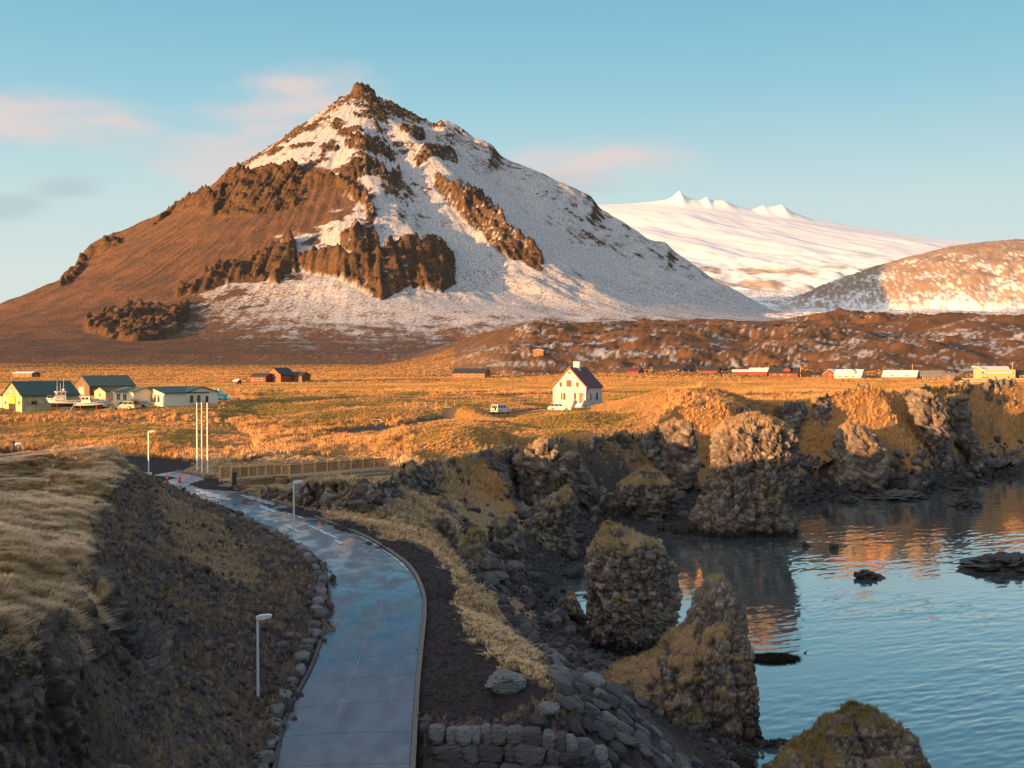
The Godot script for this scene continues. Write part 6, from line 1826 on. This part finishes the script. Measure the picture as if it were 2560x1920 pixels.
	ss = st_new(); box(ss, Vector3(-0.85, -0.1, -0.6), Vector3(-0.72, 1.1, 0.5)); box(ss, Vector3(0.72, -0.1, -0.6), Vector3(0.85, 1.1, 0.5)); box(ss, Vector3(-0.85, 1.1, -0.6), Vector3(0.85, 1.18, 0.5)); box(ss, Vector3(-0.72, -0.1, -0.6), Vector3(0.72, 1.1, -0.55)); put("frame", done(ss), M.pale, bo)
	for x in [-0.36, 0.36]:
		ss = st_new(); prism(ss, PackedVector2Array([Vector2(-0.3, 0), Vector2(0.3, 0), Vector2(0.34, 1.0), Vector2(-0.34, 1.0)]), -0.5, 0.45, Transform3D(Basis(), Vector3(x, 0, 0))); put("waste_bin", done(ss), M.black, bo)
	for q in [[988, 1062, "grey hurdle gate next to the bin shelter"], [1014, 1064, "grey hurdle gate at the mouth of the farm track"]]:
		var p := on(q[0], q[1], 11.2)
		var o := thing("hurdle_gate", q[2], "gate", p, 0.15 if q[0] < 1000 else -0.5)
		for x in [-0.75, 0.0, 0.75]:
			ss = st_new(); bar(ss, Vector3(x, -0.1, 0), Vector3(x, 0.85, 0), 0.06); put("upright", done(ss), galv, o)
		for y in [0.2, 0.5, 0.82]:
			ss = st_new(); bar(ss, Vector3(-0.75, y, 0), Vector3(0.75, y, 0), 0.05); put("crossbar", done(ss), galv, o)
	# fence posts
	var grey := mat(Color(0.42, 0.34, 0.26), 0.9)
	var first: Node3D = null
	var posts := [[1014, 1034, "first"], [1043, 1031, "second"], [1063, 1027, "third"], [1090, 1025, "fourth"], [1115, 1022, "fifth"], [1137, 1020, "sixth"], [1157, 1018, "seventh"], [1181, 1015, "last"]]
	for q in posts:
		var p := ground_at(q[0], 216.0 + (1034 - q[1]) * 0.6)
		first = fence_post(first, p, 1.2, 0.0, "weathered fence post by the farm track bank, %s from the bin shelter towards the off-roader" % q[2], "fence posts along the farm track", grey)
	for q in [[1397, 1107, -0.18, "leaning fence post, leftmost of three at the cliff brow"], [1432, 1110, 0.0, "upright fence post, middle of three at the cliff brow"], [1486, 1096, 0.05, "short fence post, rightmost of three at the cliff brow"]]:
		var p := ground_at(q[0], 158.0 + (1110 - q[1]) * 0.5)
		first = fence_post(first, p, 1.1, q[2], q[3], "fence posts at the cliff brow", grey)
	for q in [[1870, 984, 240.0, "left of two posts on the grassy saddle by the headland"], [1886, 991, 236.0, "right of two posts on the grassy saddle by the headland"]]:
		first = fence_post(first, ground_at(q[0], q[2]), 0.9, 0.0, q[3], "posts on the grassy saddle", grey)
	for i in 16:
		first = fence_post(first, ground_at(566 + i * 15 + rng.randf() * 5, 372 + i * 2.0), 1.0, rng.randf_range(-0.06, 0.06), "thin post of the wire fence crossing the field, %s from the left end" % ["first", "second", "third", "fourth", "fifth", "sixth", "seventh", "eighth", "ninth", "tenth", "eleventh", "twelfth", "thirteenth", "fourteenth", "fifteenth", "sixteenth"][i], "posts of the field fence", grey)
	# power poles
	for q in [[2281, 560, 6.0, "power pole standing on the lava slope"], [2531, 478, 7.6, "power pole in front of the orange house at the right edge"], [2001, 520, 5.2, "power pole at the right end of the dormer house"]]:
		var o := thing("power_pole", q[3], "power pole", ground_at(q[0], q[1]))
		ss = st_new(); tube(ss, Vector3(0, -0.3, 0), Vector3(0, q[2], 0), 0.16, 0.12, 8); put("pole", done(ss), mat(Color(0.45, 0.3, 0.18), 0.9), o)
		ss = st_new(); bar(ss, Vector3(-0.6, q[2] - 0.4, 0), Vector3(0.6, q[2] - 0.4, 0), 0.1); put("crossarm", done(ss), mat(Color(0.3, 0.2, 0.12), 0.9), o)
	# wrapped hay bales
	var teal := mat(Color(0.10, 0.40, 0.42), 0.35); var lite := mat(Color(0.7, 0.74, 0.74), 0.35)
	var bale := bale_mesh()
	var bd := 236.0
	var which := ["leftmost bale of the bottom row", "second bale of the bottom row", "middle bale of the bottom row", "fourth bale of the bottom row", "rightmost bale of the bottom row", "leftmost bale of the middle row", "second bale of the middle row", "third bale of the middle row", "rightmost bale of the middle row", "leftmost bale of the top row", "middle bale of the top row", "rightmost bale of the top row", ""]
	var at_bale := -1
	for q in [[530, 996, 0], [539.5, 996.5, 0], [549, 996.5, 0], [558.5, 996.5, 0], [567.5, 996, 0], [535, 986.5, 0], [545, 986.5, 0], [555, 986, 0], [563, 988, 0], [525, 979, 0], [537, 977.5, 0], [547.5, 976.5, 0], [573, 994.5, 1]]:
		at_bale += 1
		var p := at(q[0], q[1], bd + rng.randf_range(-0.25, 0.25) - (q[1] - 986) * 0.05)
		var o := put("hay_bale", bale, lite if q[2] else teal, self, p, Vector3(0, rng.randf_range(-0.2, 0.2), 0))
		tag(o, "white wrapped bale at the right end of the bale heap" if q[2] else "turquoise wrapped hay bale, %s behind the bungalow" % which[at_bale], "hay bale", "" if q[2] else "turquoise hay bales heaped behind the bungalow")
	# duck and weed on the water
	var dp := on(2013, 1633, 0.0)
	var duck := put("duck", duck_mesh(), mat(Color(0.03, 0.025, 0.02), 0.7), self, dp, Vector3(0, 0.6, 0), Vector3.ONE * 0.5)
	tag(duck, "small dark duck swimming near the pointed stack", "duck")
	var list := []
	for i in 900:
		var a := rng.randf() * TAU; var r := sqrt(rng.randf())
		var p := on(1932 + cos(a) * r * 62, 1648 + sin(a) * r * 11, 0.0)
		var b := Basis(Vector3.UP, rng.randf() * TAU).rotated(Vector3.RIGHT, rng.randf_range(-1.2, 1.2))
		list.append([Transform3D(b.scaled(Vector3(0.7, 0.22, 0.7)), p + Vector3(0, 0.02, 0)), Color(0.02, 0.018, 0.012)])
	tag(multi("floating_seaweed", tuft_meshes[0], M.grass, list), "patch of dark seaweed breaking the surface by the pointed stack", "seaweed", "", "stuff")
	# bare bush in front of the bungalow
	var bush := thing("bare_bush", "reddish bare bush before the left wing of the bungalow", "bush", ground_at(338, 208))
	ss = st_new(); tube(ss, Vector3(0, -0.3, 0), Vector3(0.02, 0.9, 0), 0.08, 0.05, 7); put("trunk", done(ss), mat(Color(0.3, 0.2, 0.12), 0.9), bush)
	ss = st_new()
	for i in 150:
		var a := Vector3(rng.randf_range(-0.3, 0.3), rng.randf_range(0.4, 1.2), rng.randf_range(-0.3, 0.3)); var dir := Vector3(rng.randfn() * 0.8, rng.randf_range(0.1, 1.0), rng.randfn() * 0.6)
		var e := a + dir * rng.randf_range(0.5, 1.1)
		tube(ss, a, e, 0.018, 0.008, 3, false)
		for k in 2:
			var m := a.lerp(e, rng.randf_range(0.4, 0.9)); tube(ss, m, m + Vector3(rng.randfn(), rng.randf(), rng.randfn()) * 0.3, 0.012, 0.006, 3, false)
	put("twigs", done(ss), mat(Color(0.26, 0.11, 0.06), 0.9), bush)

func fence_post(first: Node3D, p: Vector3, h: float, lean: float, label: String, group: String, m: Material) -> Node3D:
	if first == null:
		var s := st_new()
		tube(s, Vector3(0, -0.3, 0), Vector3(0, 1.0, 0), 0.06, 0.055, 7)
		first = put("fence_post", done(s), m, self, p, Vector3(0, 0, lean), Vector3(1, h, 1))
		return tag(first, label, "fence post", group)
	var c := copy_of(first, "fence_post", p, 0.0, label)
	c.rotation.z = lean; c.scale = Vector3(1, h, 1)
	c.set_meta("group", group)
	return first

func bale_mesh() -> ArrayMesh:
	var s := SurfaceTool.new(); s.begin(Mesh.PRIMITIVE_TRIANGLES); s.set_smooth_group(0)
	var prof := [Vector2(0.0, -0.40), Vector2(0.34, -0.40), Vector2(0.40, -0.34), Vector2(0.42, 0.0), Vector2(0.40, 0.34), Vector2(0.34, 0.40), Vector2(0.0, 0.40)]
	for i in 18:
		var a := TAU * i / 18; var b := TAU * (i + 1) / 18
		for k in prof.size() - 1:
			var p: Vector2 = prof[k]; var q: Vector2 = prof[k + 1]
			quad(s, Vector3(cos(a) * p.x, sin(a) * p.x, p.y), Vector3(cos(b) * p.x, sin(b) * p.x, p.y), Vector3(cos(b) * q.x, sin(b) * q.x, q.y), Vector3(cos(a) * q.x, sin(a) * q.x, q.y))
	return done(s)

func duck_mesh() -> ArrayMesh:
	var v := PackedVector3Array()
	# body and neck as one lofted form along x, tail to bill: [x, y, half width, half height]
	var sec := [[-0.42, 0.16, 0.01, 0.01], [-0.32, 0.12, 0.07, 0.05], [-0.1, 0.07, 0.15, 0.11], [0.1, 0.07, 0.15, 0.12], [0.24, 0.12, 0.10, 0.10], [0.28, 0.24, 0.06, 0.07], [0.30, 0.34, 0.065, 0.07], [0.38, 0.36, 0.05, 0.05], [0.44, 0.34, 0.03, 0.015], [0.50, 0.335, 0.005, 0.005]]
	for q in sec:
		for i in 10:
			var a := TAU * i / 10
			v.append(Vector3(q[0], q[1] + sin(a) * q[3], cos(a) * q[2]))
	return grid_mesh(v, PackedColorArray(), 10, sec.size(), false, true)

# ---------- grass, pebbles and boulders ----------
func build_scatter() -> void:
	rng.seed = 2024
	var far := []; var near := []; var talus := []; var pebbles := []; var rocks := []; var litter := []
	for i in 430000:
		var az := deg_to_rad(rng.randf_range(-25.5, 25.5)); var d := rng.randf_range(53.0, 470.0)
		var x := d * tan(az)
		if x < -0.16 * d and d < 113.0 or x > -30.0 and x < -9.0 and absf(d - 110.8 - (x + 27.9) * 0.866) < 3.2 and d < 127.0:
			continue
		var e := gh(x, d)
		var k := last_kind
		if k != FIELD and k != ROUGH and k != GREEN or e < 6.0 or d < 128.0 and (x > -12.0 and e < 6.3 or rng.randf() < 0.35):
			continue
		var n := nz.get_noise_2d(x * 0.06, d * 0.06) + 0.6 * nz.get_noise_2d(x * 0.02 + 5.0, d * 0.03); var m := nz.get_noise_2d(x * 0.35, d * 0.35)
		var tall := 0.0
		if k == ROUGH:
			if m + n * 0.5 < -0.35:
				continue
			tall = rng.randf_range(0.30, 0.62) * (1.0 + 0.6 * m) * (1.0 if d > 128.0 else (0.42 if d < 70.0 else 0.58))
		else:
			if rng.randf() < 0.25:
				continue
			tall = rng.randf_range(0.14, 0.28)
		var c := Color(0.60, 0.35, 0.165).lerp(Color(0.41, 0.24, 0.09), clampf(0.4 + n * 1.2 + rng.randf_range(-0.3, 0.3), 0, 1))
		if k == GREEN:
			c = Color(0.21, 0.21, 0.06).lerp(c, clampf(0.3 + m + rng.randf() * 0.3, 0, 1))
		elif k == FIELD:
			c = c.lerp(Color(0.30, 0.24, 0.07), clampf(0.25 + n * 1.5, 0, 0.8))
		if d < 135.0:
			c = c.lerp(Color(0.56, 0.42, 0.27), 0.75)  # tufts in the shaded zone: colour shifted to offset the dim blue light
		var b := Basis(Vector3.UP, rng.randf() * TAU)
		far.append([Transform3D(b.scaled(Vector3(1.0, tall * 1.15, 1.0) * (0.8 + tall * 0.6)), Vector3(x, e, -d)), c * rng.randf_range(0.92, 1.1)])
	var distant := []
	for i in 60000:   # the far fields, in larger clumps
		var az := deg_to_rad(rng.randf_range(-25.5, 25.5)); var d := rng.randf_range(450.0, 900.0)
		var x := d * tan(az)
		if x > -0.05 * d and d > 590.0:
			continue
		var e := gh(x, d)
		var n := nz.get_noise_2d(x * 0.02, d * 0.03)
		distant.append([Transform3D(Basis(Vector3.UP, rng.randf() * TAU).scaled(Vector3(2.6, rng.randf_range(0.4, 0.8), 2.6)), Vector3(x, e, -d)), Color(0.54, 0.32, 0.135).lerp(Color(0.36, 0.22, 0.10), clampf(0.4 + n * 1.3 + smoothstep(650.0, 850.0, d) * 0.6, 0, 1)) * rng.randf_range(0.85, 1.15)])
	tag(multi("field_grass", tuft_meshes[1], M.grass, distant), "pale stubble grass of the far fields below the mountain", "grass", "", "stuff")
	for i in 150000:   # the turf on the near plateau
		var d := sqrt(rng.randf_range(30.0 * 30.0, 112.0 * 112.0)); var x := -d * rng.randf_range(0.20, 0.47)
		if rng.randf() > 70.0 / (d + 20.0):
			continue
		var e := gh(x, d)
		var k := last_kind
		if k != ROUGH and k != GREEN and k != FIELD or e < 9.0:
			continue
		var m := nz.get_noise_2d(x * 0.5, d * 0.5); var n := nz.get_noise_2d(x * 0.12, d * 0.12)
		if m < -0.3 and rng.randf() < 0.7:
			continue
		var tall := rng.randf_range(0.10, 0.28) * (1.0 + 1.1 * m)
		if k == GREEN or k == FIELD:
			tall *= 0.45
		var c := Color(0.66, 0.50, 0.34).lerp(Color(0.46, 0.34, 0.19), clampf(0.35 + n * 1.3 + rng.randf_range(-0.35, 0.35), 0, 1))
		if k == GREEN:
			c = c.lerp(Color(0.22, 0.24, 0.08), 0.6)
		var b := Basis(Vector3.UP, rng.randf() * TAU).rotated(Vector3(cos(n * 9.0), 0, sin(n * 9.0)), rng.randf_range(-0.15, 0.45))
		near.append([Transform3D(b.scaled(Vector3(1.25, tall * 1.3, 1.25)), Vector3(x, e, -d)), c * rng.randf_range(0.8, 1.2)])
	for i in 90000:   # slope of cinder, stones and withered plants
		var d := rng.randf_range(38.0, 118.0); var x := rng.randf_range(-0.42, 0.06) * d
		var e := gh(x, d)
		var k := last_kind
		if k == TALUS or k == DRY or k == CINDER:
			var n := nz.get_noise_2d(x * 0.22, d * 0.22); var m := nz.get_noise_2d(x * 1.2, d * 1.2)
			if k != CINDER and rng.randf() < (0.55 if k == DRY else 0.20 + 0.5 * smoothstep(0.0, 0.5, n + m * 0.6)):
				var c := Color(0.38, 0.265, 0.185).lerp(Color(0.22, 0.19, 0.08), rng.randf())
				if k == DRY:
					c = Color(0.42, 0.30, 0.19)
				talus.append([Transform3D(Basis(Vector3.UP, rng.randf() * TAU).scaled(Vector3.ONE * rng.randf_range(0.15, 0.36)), Vector3(x, e, -d)), c * rng.randf_range(0.7, 1.2)])
			elif rng.randf() < (0.5 if k == TALUS else 0.25):
				var s := rng.randf_range(0.03, 0.09) if k == CINDER else 0.024 / (0.09 + rng.randf() * 0.9)
				var g := rng.randf_range(0.7, 1.6)
				litter.append([Transform3D(Basis.from_euler(Vector3(rng.randf() * 3, rng.randf() * 6, 0)).scaled(Vector3.ONE * s), Vector3(x, e + s * 0.2, -d)), Color(0.105, 0.086, 0.09) * g if k == TALUS else Color(0.042, 0.036, 0.038) * g])
	for i in 120000:   # shingle and boulders of the cove
		var d := rng.randf_range(50.0, 245.0); var x := rng.randf_range(-0.06, 0.44) * d
		var e := gh(x, d)
		if e < -0.5 or e > 6.0 or last_kind == BED or last_kind == CINDER:
			continue
		if d < 66.0 and x < 11.0 and e > 0.8:
			continue
		var b := Basis.from_euler(Vector3(rng.randf() * 3, rng.randf() * 6, rng.randf() * 3))
		var coarse := nz.get_noise_2d(x * 0.06, d * 0.06)
		var shore := smoothstep(150.0, 185.0, d) * smoothstep(20.0, 45.0, x) + smoothstep(112.0, 88.0, d)
		var p_big := 0.025 + 0.13 * clampf(shore, 0, 1)
		var g := rng.randf_range(0.6, 1.5)
		if rng.randf() < p_big * (1.0 + coarse):
			var s := (0.15 if d < 90.0 else 0.24) / (0.2 + rng.randf())
			rocks.append([Transform3D(b.scaled(Vector3(s, s * 0.85, s * 1.1)), Vector3(x, e + s * 0.25, -d)), Color(0.12, 0.105, 0.112) * g if e > 0.7 else Color(0.035, 0.032, 0.032)])
		elif e < 3.0:
			var s := rng.randf_range(0.07, 0.2)
			pebbles.append([Transform3D(b.scaled(Vector3.ONE * s), Vector3(x, e + s * 0.2, -d)), Color(0.075, 0.073, 0.08) * g])
	var st: StandardMaterial3D = M.stone
	tag(multi("meadow_grass", tuft_meshes[1], M.grass, far), "dry golden grass covering the meadow round the white house", "grass", "", "stuff")
	tag(multi("plateau_grass", tuft_meshes[3], M.grass, near), "straw-coloured turf on the near plateau left of the road", "grass", "", "stuff")
	tag(multi("withered_plants", tuft_meshes[2], M.grass, talus), "withered plants dotted over the dark slope left of the road", "plants", "", "stuff")
	tag(multi("loose_stones", stone_low(), st, litter), "loose cinders and stones on the dark slope and verges", "stones", "", "stuff")
	tag(multi("shingle", stone_low(), st, pebbles), "dark shingle of the cove beach", "shingle", "", "stuff")
	tag(multi("shore_boulders", make_stone(90, 0.75, 8, 7), st, rocks), "tumbled dark boulders along the foot of the cliffs", "boulders", "", "stuff")

func stone_low() -> ArrayMesh:
	return make_stone(95, 0.75, 7, 3)
